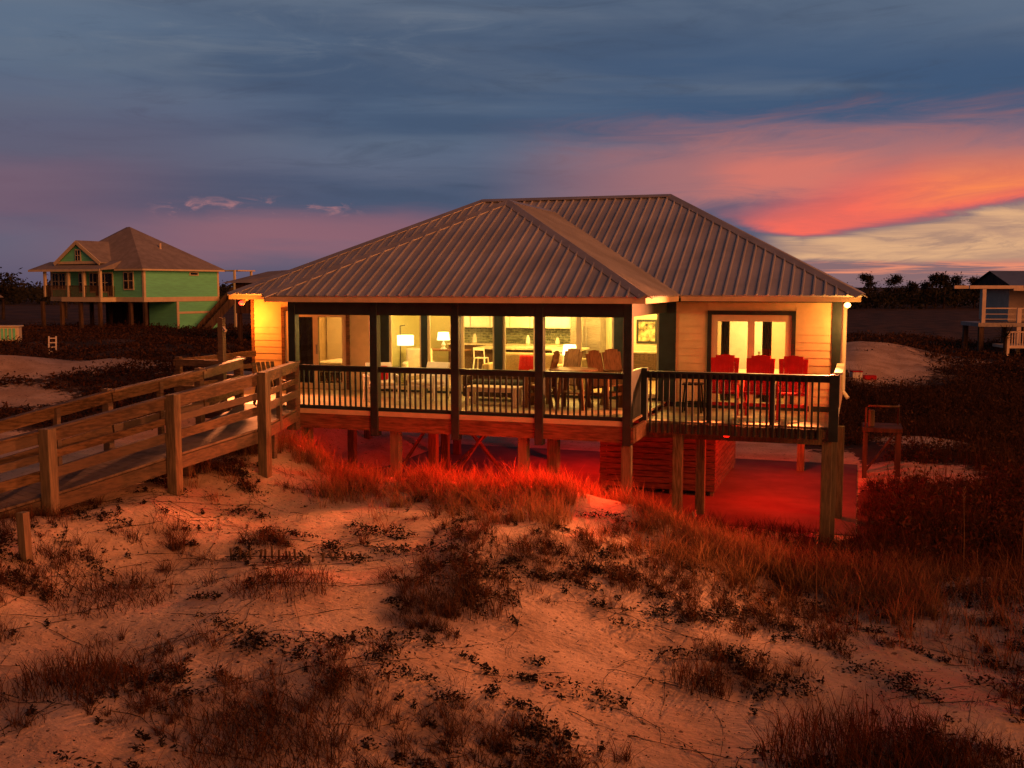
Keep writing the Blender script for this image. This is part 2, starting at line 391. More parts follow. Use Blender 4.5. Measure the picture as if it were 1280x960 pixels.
tag(sb.build('concrete_slab', 'slab'), 'red lit concrete slab under the raised beach house', 'paving', kind='structure')

# ------------------------------------------------------------------ the beach house
HOUSE = thing('beach_house', 'raised cream beach house with ribbed metal roof and glowing porch windows', 'house')
FZ, DZ = 2.42, 2.30            # porch floor, side deck floor
WY, WL, WR, TOP = 3.9, -11.0, 3.92, 4.83
EZ, EY = 4.90, 3.4             # eave height, main eave line

def siding(mb, x0, x1, z0, z1, y=WY, lap=.172):
    z = z0
    while z < z1 - 1e-4:
        zt = min(z + lap, z1)
        a, b = y - .022, y - .004
        mb.hexa([(x0, y + .02, z), (x1, y + .02, z), (x1, a, z), (x0, a, z)], [(x0, y + .02, zt), (x1, y + .02, zt), (x1, b, zt), (x0, b, zt)])
        z = zt
def build_house():
    H = HOUSE
    w = MB()
    siding(w, WL, -10.13, DZ, TOP); siding(w, -8.14, -7.37, DZ, TOP); siding(w, -10.13, -8.14, 4.46, TOP)
    w.build('front_wall', 'cream', H); w = MB()
    siding(w, .30, 1.03, DZ, TOP); siding(w, 2.99, WR, DZ, TOP); siding(w, 1.03, 2.99, 4.46, TOP)
    w.build('front_wall', 'cream', H)
    for x, s in ((WR, 1), (WL, -1)):
        w = MB(); z = DZ - .25
        while z < TOP:
            zt = min(z + .172, TOP)
            w.hexa([(x, WY + .03, z), (x + s * .022, WY + .03, z), (x + s * .022, 12.9, z), (x, 12.9, z)], [(x, WY + .03, zt), (x + s * .004, WY + .03, zt), (x + s * .004, 12.9, zt), (x, 12.9, zt)])
            z = zt
        w.build('side_wall', 'cream', H)
    MB().box(WL, WR, 12.92, 13.04, DZ - .25, TOP).build('back_wall', 'cream', H)
    # corner boards
    MB().box(WR - .15, WR + .045, WY - .05, WY + .028, DZ - .2, TOP).build('corner_board', 'teal', H)
    MB().box(WL - .045, WL + .03, WY - .05, WY + .1, DZ - .2, TOP).build('corner_board', 'rim', H)
    MB().box(.30, WR - .15, WY - .045, WY - .024, TOP - .09, TOP - .004).build('frieze_board', 'teal', H)
    MB().box(.30, WR - .16, WY - .05, WY - .024, DZ, DZ + .12).build('skirting_board', 'teal', H)

    # ---- roofs: every plane ribbed sheet metal with ribs running up the slope
    def ribbed(name, planes, m='roof'):
        mb = MB()
        for pl, eave in planes:
            P = [Vector(p) for p in pl]; e = Vector(eave).normalized()
            nrm = (P[1] - P[0]).cross(P[2] - P[0]).normalized()
            if nrm.z < 0: nrm = -nrm
            up = nrm.cross(e).normalized()
            if up.z < 0: up = -up
            mb.hexa([p - nrm * .03 for p in P], P)
            ss = [(p - P[0]).dot(e) for p in P]; ts = [(p - P[0]).dot(up) for p in P]
            s = min(ss) + .11
            while s < max(ss) - .05:
                hits = []
                for k in range(len(P)):
                    l = (k + 1) % len(P)
                    if (ss[k] - s) * (ss[l] - s) < 0:
                        f = (s - ss[k]) / (ss[l] - ss[k]); hits.append(ts[k] + f * (ts[l] - ts[k]))
                if len(hits) >= 2 and max(hits) - min(hits) > .12:
                    a = P[0] + e * s + up * (min(hits) - .012); b = P[0] + e * s + up * (max(hits) - .02)
                    A, B = .030, .015
                    mb.hexa([a - e * A, a + e * A, a + e * B + nrm * .032, a - e * B + nrm * .032], [b - e * A, b + e * A, b + e * B + nrm * .032, b - e * B + nrm * .032])
                s += .241
        return mb.build(name, m, H)
    def caps(parent, lines, w=.17):
        mb = MB()
        for p, q in lines:
            p, q = Vector(p), Vector(q); d = (q - p).normalized(); sd = d.cross(Vector((0, 0, 1))).normalized(); u = sd.cross(d)
            h = .045
            for sg in (-1, 1):
                o = sd * sg
                mb.hexa([p + u * h, p + o * w - u * .035 + u * .005, p + o * w - u * .05, p + u * (h - .02)], [q + u * h, q + o * w - u * .035 + u * .005, q + o * w - u * .05, q + u * (h - .02)])
        mb.build('ridge_cap', 'cap', parent)
    k = .530
    xl, xr, yb = -11.45, 4.38, 13.5
    RL, RR = Vector((-6.15, 8.45, EZ + 5.05 * k)), Vector((-.67, 8.45, EZ + 5.05 * k))
    FL, FR, BL, BR = Vector((xl, EY, EZ)), Vector((xr, EY, EZ)), Vector((xl, yb, EZ)), Vector((xr, yb, EZ))
    # porch gable-hip that runs out of the main front slope
    pl, pr, py, px = -8.0, .45, -.45, -3.775
    hw = (pr - pl) / 2; pz = EZ + hw * k; AP = Vector((px, py + hw, pz)); VT = Vector((px, EY + hw, pz))
    PL, PR, VL, VR = Vector((pl, py, EZ)), Vector((pr, py, EZ)), Vector((pl, EY, EZ)), Vector((pr, EY, EZ))
    roof = ribbed('roof', [([FL, VL, VT, VR, FR, RR, RL], (1, 0, 0)), ([BR, BL, RL, RR], (-1, 0, 0)), ([BL, FL, RL], (0, -1, 0)), ([FR, BR, RR], (0, 1, 0))])
    proof = ribbed('porch_roof', [([PL, PR, AP], (1, 0, 0)), ([PR, VR, VT, AP], (0, 1, 0)), ([VL, PL, AP, VT], (0, -1, 0))])
    caps(roof, [(RL, RR), (FL, RL), (FR, RR), (BR, RR), (BL, RL)]); caps(proof, [(PL, AP), (PR, AP), (AP, VT)], .15)
    vf = MB()
    for v in (VL, VR): vf.bar(v + Vector((0, 0, .012)), VT + Vector((0, 0, .012)), .2, .01)
    vf.build('valley_flashing', 'cap', proof)
    def fascia(parent, segs):
        for (a, b, c, d) in segs: MB().box(a, b, c, d, EZ - .135, EZ - .012).build('fascia', 'fascia', parent)
    fascia(roof, [(xl + .02, pl + .05, EY + .02, EY + .06), (pr + .03, xr - .02, EY + .02, EY + .06), (xl + .02, xl + .06, EY + .06, yb - .02), (xr - .06, xr - .02, EY + .06, yb - .02)])
    fascia(proof, [(pl + .02, pr - .02, py + .02, py + .06), (pl + .02, pl + .06, py + .06, EY + .02), (pr - .06, pr - .02, py + .06, EY + .02)])
    sf = MB().box(xl + .06, xr - .06, EY + .06, WY - .03, EZ - .06, EZ - .045).box(xl + .06, WL - .05, WY - .03, yb - .05, EZ - .06, EZ - .045).box(WR + .05, xr - .06, WY - .03, yb - .05, EZ - .06, EZ - .045)
    sf.build('soffit', 'fascia', roof)
    MB().box(pl + .06, pr - .06, py + .06, EY + .06, EZ - .045, EZ - .032).build('porch_ceiling', 'fascia', proof)

    # ---- porch frame
    MB().box(-7.60, .10, -.085, .085, 4.485, 4.80).build('header_beam', 'teal', H)
    MB().box(-.075, .095, .088, WY - .03, 4.50, 4.79).build('header_beam', 'teal', H)
    MB().box(-7.59, -7.42, .088, WY - .03, 4.50, 4.79).build('header_beam', 'teal', H)
    for x, zb in ((-7.51, DZ - .02), (-5.53, 1.88), (-3.66, 1.88), (-1.82, 1.86), (.01, 1.93)):
        MB().box(x - .088, x + .088, -.095, .095, zb, 4.84).build('porch_post', 'teal', H, .008)
    # floors
    fl = MB(); y = 0.02
    while y < WY - .05:
        fl.box(-7.42, .08, y, min(y + .136, WY - .03), FZ - .04, FZ); y += .14
    fl.build('porch_floor', 'deck', H)
    fl = MB(); y = 1.22
    while y < WY - .05:
        fl.box(.085, WR + .02, y, min(y + .136, WY - .03), DZ - .04, DZ); y += .14
    fl.build('deck_floor', 'deck', H)
    fl = MB(); y = .3
    while y < WY - .05:
        fl.box(WL, -7.425, y, min(y + .136, WY - .03), FZ - .04, FZ); y += .14
    fl.build('deck_floor', 'deck', H)
    MB().box(-7.42, -.08, -.06, .018, 2.315, FZ - .004).build('edge_trim', 'fascia', H)
    MB().box(-7.42, -.083, -.055, .02, 1.99, 2.31).box(.0985, .16, -.10, 1.18, 1.99, 2.30).build('rim_board', 'rim', H)
    MB().box(.165, WR + .05, 1.15, 1.205, 2.05, DZ - .045).box(WR - .0, WR + .05, 1.21, WY, 2.05, DZ - .045).build('rim_board', 'pile', H)
    MB().box(WL, -7.43, .22, .27, 2.05, FZ - .045).build('rim_board', 'rim', H)
    jo = MB(); x = WL + .3
    while x < WR - .2:
        y0 = .02 if -7.4 < x < .05 else (1.21 if x > .1 else .28)
        jo.box(x - .022, x + .022, y0, 12.8, 2.04, 2.27); x += .6
    jo.build('floor_joist', 'shed', H)
    MB().box(WL, WR, WY + .02, 12.9, 2.275, 2.40).build('floor_deck', 'shed', H)
    bm_ = MB()
    for y in (2.6, 5.6, 9.0): bm_.box(-10.9, 3.85, y - .09, y + .09, 1.75, 2.035)
    bm_.build('girder', 'pile', H)

    # ---- railings with their balusters
    def railing(p, q, zt, zb, step=.115, m='teal'):
        p, q = Vector((*p, 0)), Vector((*q, 0)); L = (q - p).length; d = (q - p) / L
        r = MB().bar(p + Vector((0, 0, zt - .02)), q + Vector((0, 0, zt - .02)), .13, .042).bar(p + Vector((0, 0, zt - .085)), q + Vector((0, 0, zt - .085)), .04, .085)
        r.bar(p + Vector((0, 0, zb + .05)), q + Vector((0, 0, zb + .05)), .04, .09)
        o = r.build('railing', m, H); n = max(2, round(L / step)); me = None
        for i in range(1, n):
            c = p + d * (L * i / n)
            if me is None:
                b = MB().box(-.018, .018, -.018, .018, zb + .096, zt - .13).build('baluster', m, o); me = b.data
            else:
                b = bpy.data.objects.new('baluster', me); COL.objects.link(b); b.parent = o
            b.location = (c.x, c.y, 0)
    xs = [-7.51, -5.53, -3.66, -1.82, .01]
    for a, b in zip(xs, xs[1:]): railing((a + .095, 0), (b - .095, 0), 3.38, FZ - .02, .124)
    # plank rail that closes the deck on its left edge
    for z, h in ((3.33, .15), (3.02, .12), (2.72, .14)): MB().box(-10.86, -10.82, .24, 3.7, z - h / 2, z + h / 2).build('rail_board', 'ramp', H)
    for z, h in ((3.33, .15), (3.02, .12), (2.72, .14)): MB().box(-10.8, -9.15, .24, .28, z - h / 2, z + h / 2).build('rail_board', 'ramp', H)
    for x, y in ((-10.78, .34), (-10.78, 2.0), (-9.2, .34)): MB().box(x - .06, x + .06, y - .055, y + .06, 2.1, 3.46).build('railing_post', 'ramp', H)
    # solid side panel at the porch's right end, then the open side deck rail
    MB().box(-.03, .05, .10, 1.14, FZ - .02, 3.40).build('side_panel', 'teal', H)
    MB().box(.0, .165, 1.145, 1.31, DZ - .04, 3.40).build('railing_post', 'teal', H)
    n = 28
    r = MB().box(.17, WR - .08, 1.10, 1.26, 3.30, 3.345).box(.17, WR - .10, 1.16, 1.20, 3.20, 3.298).build('railing', 'teal', H)
    me = None
    for i in range(n):
        x = .25 + (WR - .30 - .25) * i / (n - 1)
        if me is None: b = MB().box(-.02, .02, 1.105, 1.148, 2.06, 3.298).build('baluster', 'teal', r); me = b.data
        else: b = bpy.data.objects.new('baluster', me); COL.objects.link(b); b.parent = r
        b.location = (x, 0, 0)
    for x in (1.45, 2.72): MB().box(x - .05, x + .05, 1.20, 1.28, DZ, 3.299).build('railing_post', 'teal', H)
    MB().box(WR - .10, WR + .08, 1.10, 1.29, 2.03, 3.36).build('railing_post', 'teal', H)
    MB().box(WR - .02, WR + .14, 1.20, WY - .06, 3.362, 3.405).box(WR + .02, WR + .06, 1.29, WY - .06, 3.27, 3.36).box(WR + .02, WR + .06, 1.29, WY - .06, 2.34, 2.42).build('railing', 'shell', H)

    # ---- glazed porch wall: pilasters, then windows with frames and panes
    for a, b in ((-7.366, -7.02), (-6.12, -5.96), (-4.165, -3.955), (-1.16, -.945), (-.09, .30)):
        MB().box(a, b, WY - .07, WY + .06, FZ, TOP).build('wall_panel', 'teal', H)
    MB().box(-7.02, -.09, WY - .05, WY + .06, 4.52, TOP).build('window_header', 'teal', H)
    MB().box(-7.02, -.09, WY - .04, WY + .05, FZ, FZ + .06).build('window_sill', 'teal', H)
    def window(x0, x1, cuts=(), z0=FZ + .062, z1=4.518, fw=.055):
        f = MB(); y0, y1 = WY - .03, WY + .04
        f.box(x0, x0 + fw, y0, y1, z0, z1).box(x1 - fw, x1, y0, y1, z0, z1).box(x0 + fw, x1 - fw, y0, y1, z1 - .06, z1).box(x0 + fw, x1 - fw, y0, y1, z0, z0 + .09)
        for c in cuts: f.box(c - .06, c + .06, y0 + .004, y1 - .004, z0 + .09, z1 - .06)
        o = f.build('window', 'frame', H)
        e = [x0 + fw] + [v for c in cuts for v in (c - .06, c + .06)] + [x1 - fw]
        for a, b in zip(e[::2], e[1::2]): MB().box(a, b, WY, WY + .008, z0 + .09, z1 - .06).build('pane', 'glass', o)
    window(-7.02, -6.12); window(-5.96, -4.165, (-5.05,)); window(-3.955, -1.16, (-3.11, -2.03)); window(-.945, -.09)
    def slider(x0, x1, z0, tm):
        MB().box(x0, x0 + .09, WY - .06, WY + .05, z0, 4.46).box(x1 - .09, x1, WY - .06, WY + .05, z0, 4.46).box(x0, x1, WY - .062, WY + .05, 4.46 - .005, 4.55).build('door_trim', tm, H)
        f = MB(); a, b, m = x0 + .092, x1 - .092, (x0 + x1) / 2; y0, y1 = WY - .03, WY + .045; zt = 4.454
        for p, q in ((a, a + .13), (m - .075, m + .075), (b - .13, b)): f.box(p, q, y0, y1, z0, zt)
        for p, q in ((a + .13, m - .075), (m + .075, b - .13)): f.box(p, q, y0, y1, zt - .15, zt).box(p, q, y0, y1, z0, z0 + .13)
        o = f.build('sliding_door', 'frame', H)
        for p, q in ((a + .13, m - .075), (m + .075, b - .13)): MB().box(p, q, WY, WY + .008, z0 + .13, zt - .15).build('pane', 'glass', o)
        MB().box(m + .03, m + .05, y0 - .05, y0 - .002, z0 + .9, z0 + 1.15).build('handle', 'grey', o)
    slider(1.03, 2.99, DZ + .02, 'teal'); slider(-10.13, -8.14, FZ + .02, 'rim')

    # ---- rooms
    i0 = WY + .06
    MB().box(WL + .05, WR - .05, i0, 12.8, FZ - .015, FZ + .005).build('room_floor', 'wfloor', H)
    MB().box(WL + .05, WR - .05, i0, 12.8, 4.72, 4.74).build('room_ceiling', 'ceil', H)
    MB().box(-7.80, -7.72, i0, 8.0, FZ, 4.72).box(.06, .14, i0, 10.8, FZ, 4.72).build('partition_wall', 'sage', H)
    MB().box(WL + .06, -7.72, 7.8, 7.9, FZ, 4.72).box(.14, WR - .06, 7.4, 7.5, FZ, 4.72).build('partition_wall', 'room', H)
    MB().box(-9.8, .06, 10.72, 10.8, FZ, 4.72).build('kitchen_wall', 'room', H)
    MB().box(-9.8, -7.9, 10.60, 10.7, FZ, 4.72).box(-9.9, -9.8, 7.95, 10.7, FZ, 4.72).build('study_wall', 'sage', H)

    # ---- pilings, braces, storage room below
    def pile(x, y, zt=2.0, w=.2): MB().box(x - w / 2, x + w / 2, y - w / 2, y + w / 2, ground(x, y) - .4, zt).build('piling', 'pile', H, .008)
    for x, y, zt in ((-7.3, .15, 2.0), (-5.15, .2, 1.985), (-2.23, .2, 1.985), (-1.75, .85, 2.03), (-.03, .15, 1.92), (.80, 1.38, 2.03), (1.05, 3.0, 1.74), (3.80, 1.33, 2.04), (4.0, 3.55, 2.04),
                     (-5.28, 2.6, 1.74), (-8.7, 2.6, 1.74), (-10.7, 2.6, 1.74), (-3.2, 5.6, 1.74), (-6.2, 5.6, 1.74), (-9., 5.6, 1.74), (-4.2, 9., 1.74), (-7.2, 9., 1.74), (2.9, 9.4, 1.74), (-1.9, 9., 1.74), (-10.2, 9, 1.74)):
        pile(x, y, zt)
    MB().bar((3.94, 1.52, ground(3.8, 1.4) - .2), (3.94, 1.52, 2.04), .09, .16, (0, 1, 0)).build('piling', 'pile', H)
    for p, q in (((-6.1, 5.5, .1), (-4.2, 5.5, 1.9)), ((-4.4, 5.45, .1), (-6.0, 5.45, 1.9)), ((-4.9, 2.55, .3), (-3.9, 2.55, 1.75)), ((-6.3, 2.5, .4), (-5.4, 2.5, 1.75))):
        MB().bar(p, q, .045, .16, (0, 1, 0)).build('brace', 'shed', H)
    st = MB(); z = .12
    while z < 1.95:
        st.box(-1.75, 1.12, 4.95, 4.985, z, z + .125); st.box(1.085, 1.12, 4.99, 9.35, z, z + .125); z += .146
    st.build('storage_wall', 'shed', H)
    for a, b, c, d in ((1.0, 1.083, 4.99, 5.12), (-1.75, -1.62, 4.99, 5.12), (1.0, 1.083, 9.2, 9.34), (.0, .08, 4.99, 5.05)): MB().box(a, b, c, d, 0, 1.98).build('storage_post', 'pile', H)
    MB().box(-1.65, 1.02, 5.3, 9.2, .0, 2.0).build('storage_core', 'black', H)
    # downspout at the right back corner
    d = MB().tube([(WR + .11, 4.25, 4.7), (WR + .11, 4.25, 2.75), (WR + .22, 4.15, 2.6)], .045, 8)
    d.build('downspout', 'shell', H)

    # ---- floodlights under the eaves
    def flood(x, y, z, lens, aim, energy, col, beam):
        f = MB().box(x - .05, x + .05, y - .02, y + .08, z + .02, z + .10)
        for dx in (0,): f.tube([(x, y + .02, z + .05), (x + dx, y - .06, z), (x + dx, y - .13, z - .04)], [.02, .05, .062], 12)
        o = f.build('floodlight', 'shell', H)
        MB().lathe((x, y - .17, z - .10), [(.01, 0), (.055, .02), (.075, .06), (.06, .10), (.01, .125)], 14).build('lens', lens, o)
        light('flood_glow', aim, energy, col, .12, H)
        light('flood_beam', (x, y - .22, z - .10), beam, (1, .25, .075), .12, H, 'SPOT', (-2.6, -5.5, 1.2), R(75))
    flood(WR + .16, WY - .02, EZ - .17, 'flood', (WR + .26, WY - .55, EZ - .62), 85, (1, .42, .085), 9600)
    flood(-11.12, WY - .20, EZ - .20, 'floodr', (-10.95, WY - .62, EZ - .62), 150, (1, .22, .02), 4800)
    # red lamps fixed to the joists, and the glow of the rooms
    for x, y, e in ((-6.5, .14, 380), (-4.5, .14, 900), (-2.75, .14, 1700), (-.9, .14, 2100), (1.8, 1.36, 300)):
        MB().lathe((x, y, 1.995), [(.05, 0), (.07, .03), (.07, .10)], 12).build('red_lamp', 'redlamp', H)
        light('red_beam', (x, y, 1.955), e, (1, .02, .004), .06, H, 'SPOT', (x + .7, y - 3.6, 1.35 if x < 0 else .75), R(115))
    for x, y, e in ((-5.6, 1.6, 25), (-3.0, 3.2, 320), (-1.0, 2.6, 60), (2.5, 4.6, 420), (-2.9, 7.6, 520), (2.6, 8.0, 260)):
        MB().lathe((x, y, 2.03), [(.05, 0), (.07, .03), (.07, .10)], 12).build('red_lamp', 'redlamp', H)
        light('red_glow', (x, y, 1.90), e, (1, .010, .002), .12, H)
    for x, y in ((-5.6, 6.0), (-3.2, 6.2), (-1.2, 6.0), (-4.4, 9.2), (-1.8, 9.2)):
        MB().lathe((x, y, 4.655), [(.11, 0), (.15, .03), (.16, .06)], 16).build('ceiling_lamp', 'bulb', H)
        light('room_glow', (x, y, 4.5), 320, (1, .56, .115), .2, H)
    for x, y, e in ((-5.6, 2.0, 85), (-2.0, 2.0, 85)):
        MB().lathe((x, y, EZ - .135), [(.10, 0), (.14, .03), (.15, .088)], 16).build('porch_lamp', 'bulb', H)
        light('porch_glow', (x, y, EZ - .25), e, (1, .62, .20), .15, H)
    for x, y, e in ((2.0, 5.9, 260), (-9.3, 6.2, 150), (-8.6, 9.3, 170)):
        MB().lathe((x, y, 4.655), [(.11, 0), (.15, .03), (.16, .06)], 16).build('ceiling_lamp', 'bulb', H)
        light('room_glow', (x, y, 4.5), e, (1, .52, .13), .2, H)
build_house()

# ------------------------------------------------------------------ boardwalk ramp
def build_ramp():
    T = thing('boardwalk_ramp', 'weathered plank boardwalk ramp with railings climbing to the porch', 'boardwalk')
    # near rail line, from porch corner to the seaward end; floor heights along it
    A = [(-7.38, -.12, 2.42), (-6.40, -3.20, 2.42), (-6.80, -5.42, 2.20), (-7.62, -7.43, 1.84), (-8.45, -9.5, 1.52), (-9.3, -11.6, 1.35)]
    B = [(-9.05, .35, 2.42), (-7.97, -2.72, 2.42), (-8.36, -4.92, 2.20), (-9.1, -6.85, 1.84), (-9.95, -8.95, 1.52), (-10.8, -11.0, 1.35)]
    A, B = [Vector(p) for p in A], [Vector(p) for p in B]
    up = Vector((0, 0, 1))
    fl = MB()
    for i in range(len(A) - 1):
        n = max(3, int((A[i + 1] - A[i]).length / .145))
        for k in range(n):
            f0, f1 = k / n, (k + .95) / n
            a0, a1, b0, b1 = A[i].lerp(A[i + 1], f0), A[i].lerp(A[i + 1], f1), B[i].lerp(B[i + 1], f0), B[i].lerp(B[i + 1], f1)
            fl.hexa([a0 - up * .04, a1 - up * .04, b1 - up * .04, b0 - up * .04], [a0, a1, b1, b0])
    fl.build('walkway_floor', 'rampdk', T)
    st = MB()
    for L in (A, B):
        for p, q in zip(L, L[1:]): st.bar(p - up * .16, q - up * .16, .045, .22)
    st.build('stringer', 'ramp', T)
    for L, sgn in ((A, 1), (B, -1)):
        for i, (p, q) in enumerate(zip(L, L[1:])):
            d = (q - p).normalized(); sd = Vector((d.y, -d.x, 0)).normalized() * (-sgn) * .05
            for z, h in ((.92, .17), (.62, .12), (.34, .16)):
                MB().bar(p + d * .02 + sd * .2 + up * z, q - d * .02 + sd * .2 + up * (z + random.uniform(-.015, .015)), .038, h).build('rail_board', 'ramp', T)
            MB().bar(p + up * 1.03, q + up * 1.03, .15, .036).build('handrail_cap', 'ramp', T)
        for i, p in enumerate(L):
            if L is A and i == 0: continue
            w = .19 if L is A else .14
            n = 1
            c = p + Vector((.10, -.0, 0)) * (1 if L is A else -1)
            g = ground(c.x, c.y)
            o = MB().bar((c.x + random.uniform(-.02, .02), c.y, min(g, p.z) - .5), (c.x, c.y, p.z + 1.07), w, w, (0, 1, 0)).build('post', 'pile' if L is A else 'ramp', T, .008)
    MB().box(-7.56, -7.33, -.28, -.10, 1.95, 3.46).build('post', 'ramp', T)
    # short intermediate posts between the rails
    for i in (0,):
        m = A[i].lerp(A[i + 1], .52); MB().bar(m - up * .25, m + up * 1.0, .09, .09, (0, 1, 0)).build('short_post', 'ramp', T)
    for i in (1, 2, 3):
        m = B[i].lerp(B[i + 1], .5); MB().bar(m - up * .25, m + up * 1.0, .09, .09, (0, 1, 0)).build('short_post', 'ramp', T)
    # props below the landing
    for x, y in ((-6.95, -1.9), (-7.35, -4.2), (-8.3, -1.6)):
        MB().bar((x, y, ground(x, y) - .4), (x + .05, y, 2.2), .12, .12, (0, 1, 0)).build('prop', 'ramp', T)
build_ramp()
p = site(-6.42, 23.0)
t = thing('lamp_post', 'tall square wooden post with a pale bracket left of the house', 'post', p)
MB().bar((0, 0, -.3), (0, 0, 4.41 - p.z), .125, .125, (0, 1, 0)).build('pole', 'ramp', t)
MB().bar((.06, -.03, 4.2 - p.z), (.16, -.08, 4.12 - p.z), .05, .05).build('bracket', 'shell', t)
p = site(-6.66, 14.0)
tag(MB().bar((0, 0, -.4), (-.045, 0, 2.02 - p.z), .12, .12, (0, 1, 0)).build('stub_post', 'pile'), 'lone short leaning post in the sand below the ramp', 'post').location = p

# ------------------------------------------------------------------ furniture outside
def tall_chair(name, m, label, loc, rz, group, seat=.74, w=.56):
    """bar-height slatted deck chair with a fan back, facing -Y"""
    t = thing(name, label, 'chair', loc, rz, group); h = w / 2
    for sx in (-1, 1):
        MB().bar((sx * h, -.25, 0), (sx * h, -.25, seat + .26), .045, .09, (0, 1, 0)).build('leg', m, t)
        MB().bar((sx * h, .34, 0), (sx * h, .20, seat + .26), .045, .09, (0, 1, 0)).build('leg', m, t)
        MB().bar((sx * (h + .01), -.33, seat + .27), (sx * (h + .01), .26, seat + .27), .12, .03).build('armrest', m, t)
        MB().bar((sx * h, -.25, .30), (sx * h, .33, .30), .035, .07).build('stretcher', m, t)
    MB().box(-h, h, -.27, -.23, .27, .34).build('footrest', m, t)
    s = MB()
    for k in range(5): y = -.29 + k * .118; s.box(-h + .03, h - .03, y, y + .10, seat - .02 * k - .025, seat - .02 * k)
    s.build('seat', m, t)
    b = MB(); n = 6
    for k in range(n):
        u = (k - (n - 1) / 2) / ((n - 1) / 2); x0, x1 = u * (h - .06), u * (h - .035)
        top = seat + .74 - .07 * abs(u) ** 3
        b.bar((x0, .20 + .004 * (k % 2), seat - .10), (x1, .38 + .004 * (k % 2), top), .086, .022, (0, -1, .3), .103 * (w / .58))
    b.build('backrest', m, t)
    b = MB().bar((-h + .03, .275, seat + .2), (h - .03, .275, seat + .2), .025, .07).bar((-h + .03, .36, seat + .52), (h - .03, .36, seat + .52), .025, .07)
    b.build('back_rail', m, t)
    return t
G1 = 'red chairs on the side deck'
tall_chair('deck_chair', 'red', 'red slatted bar chair nearest the dark porch side of the deck', (1.60, 2.35, DZ), R(3), G1, .58, .58)
tall_chair('deck_chair', 'red', 'middle red bar chair in front of the sliding door', (2.33, 2.35, DZ), R(-2), G1, .58, .58)
tall_chair('deck_chair', 'red', 'red slatted bar chair nearest the deck corner and right wall', (3.04, 2.35, DZ), R(2), G1, .58, .58)
t = thing('side_stool', 'small black slatted stool against the cream wall on the side deck', 'stool', (.86, 2.95, DZ))
MB().box(-.22, .22, -.2, .2, .62, .65).build('seat', 'black', t)
for sx in (-1, 1):
    for sy in (-1, 1): MB().bar((sx * .21, sy * .17, 0), (sx * .16, sy * .15, .62), .035, .035, (0, 1, 0)).build('leg', 'black', t)
MB().box(-.19, .19, -.18, -.15, .2, .23).box(-.19, .19, .15, .18, .2, .23).build('stretcher', 'black', t)
tag(MB().bar((0, 0, 0), (-.01, .12, .86), .05, .03, (0, 1, 0)).build('wooden_pole', 'fascia'), 'pale wooden pole standing behind the deck railing near its corner', 'pole').location = (3.42, 2.2, DZ)

G2 = 'brown chairs round the porch table'
TB = Vector((-1.58, 1.75, FZ))
for dx, dy, rz, lab in ((-.80, .10, R(-90), 'brown slatted bar chair at the left side of the round porch table'),
                        (-.45, .75, R(-25), 'brown slatted bar chair behind the round table, its back lit by the windows'),
                        (.62, .45, R(62), 'brown slatted bar chair right of the round table, nearer of the two'),
                        (.85, .95, R(50), 'brown slatted bar chair farthest right, close to the porch corner post'),):
    tall_chair('patio_chair', 'bnwood', lab, (TB.x + dx, TB.y + dy, FZ), rz, G2, .52, .50)
t = thing('patio_table', 'round brown bar height table among the porch chairs', 'table', TB)
MB().lathe((0, 0, .84), [(.50, 0), (.53, .01), (.53, .035), (.51, .045)], 28).build('tabletop', 'bnwood', t)
for k in range(4):
    a = R(45 + 90 * k); MB().bar((.42 * math.cos(a), .42 * math.sin(a), 0), (.30 * math.cos(a), .30 * math.sin(a), .86), .06, .06, (0, 1, 0)).build('leg', 'bnwood', t)
MB().lathe((0, 0, .35), [(.30, 0), (.30, .03)], 20).build('shelf', 'bnwood', t)
t = thing('coffee_table', 'low pale wooden coffee table behind the porch railing', 'table', (-3.42, 1.7, FZ))
tp = MB()
for k in range(5): tp.box(-.62, .62, -.28 + k * .115, -.175 + k * .115, .41, .44)
tp.build('tabletop', 'linen', t)
for sx in (-1, 1):
    for sy in (-1, 1): MB().box(sx * .56 - .035, sx * .56 + .035, sy * .22 - .035, sy * .22 + .035, 0, .41).build('leg', 'linen', t)
MB().box(-.52, .52, -.235, -.205, .33, .408).build('apron', 'linen', t)
t = thing('porch_sofa', 'dark wicker sofa on the porch behind the pale coffee table', 'sofa', (-3.55, 2.9, FZ))
MB().box(-.95, .95, -.38, .38, .10, .36).build('base', 'dkwood', t, .02); MB().box(-.80, .80, -.40, .22, .362, .48).build('seat_cushion', 'curtain', t, .04)
MB().box(-.95, .95, .24, .40, .362, .68).build('backrest', 'dkwood', t, .03)
for s_ in (-1, 1): MB().box(s_ * .88 - .07, s_ * .88 + .07, -.40, .235, .362, .60).build('armrest', 'dkwood', t, .02)
def lounge_chair(label, loc, rz):
    t = thing('porch_armchair', label, 'armchair', loc, rz, 'white low armchairs on the porch')
    MB().box(-.34, .34, -.36, .30, .30, .36).build('seat_frame', 'white', t, .01); MB().box(-.30, .30, -.36, .22, .362, .46).build('cushion', 'linen', t, .03)
    MB().hexa([(-.33, .22, .36), (.33, .22, .36), (.33, .30, .36), (-.33, .30, .36)], [(-.31, .40, .86), (.31, .40, .86), (.31, .46, .86), (-.31, .46, .86)]).build('backrest', 'white', t)
    for sx in (-1, 1):
        MB().box(sx * .36 - .03, sx * .36 + .03, -.36, .36, .56, .60).build('armrest', 'white', t)
        for y0, y1 in ((-.33, -.27), (.24, .30)): MB().box(sx * .36 - .025, sx * .36 + .025, y0, y1, 0, .56).build('leg', 'white', t)
    return t
lounge_chair('white low porch armchair with a red cushion on it', (-6.35, 2.0, FZ), R(35))
lounge_chair('white low porch armchair without a cushion, beside the floor lamp window', (-5.35, 2.5, FZ), R(-12))
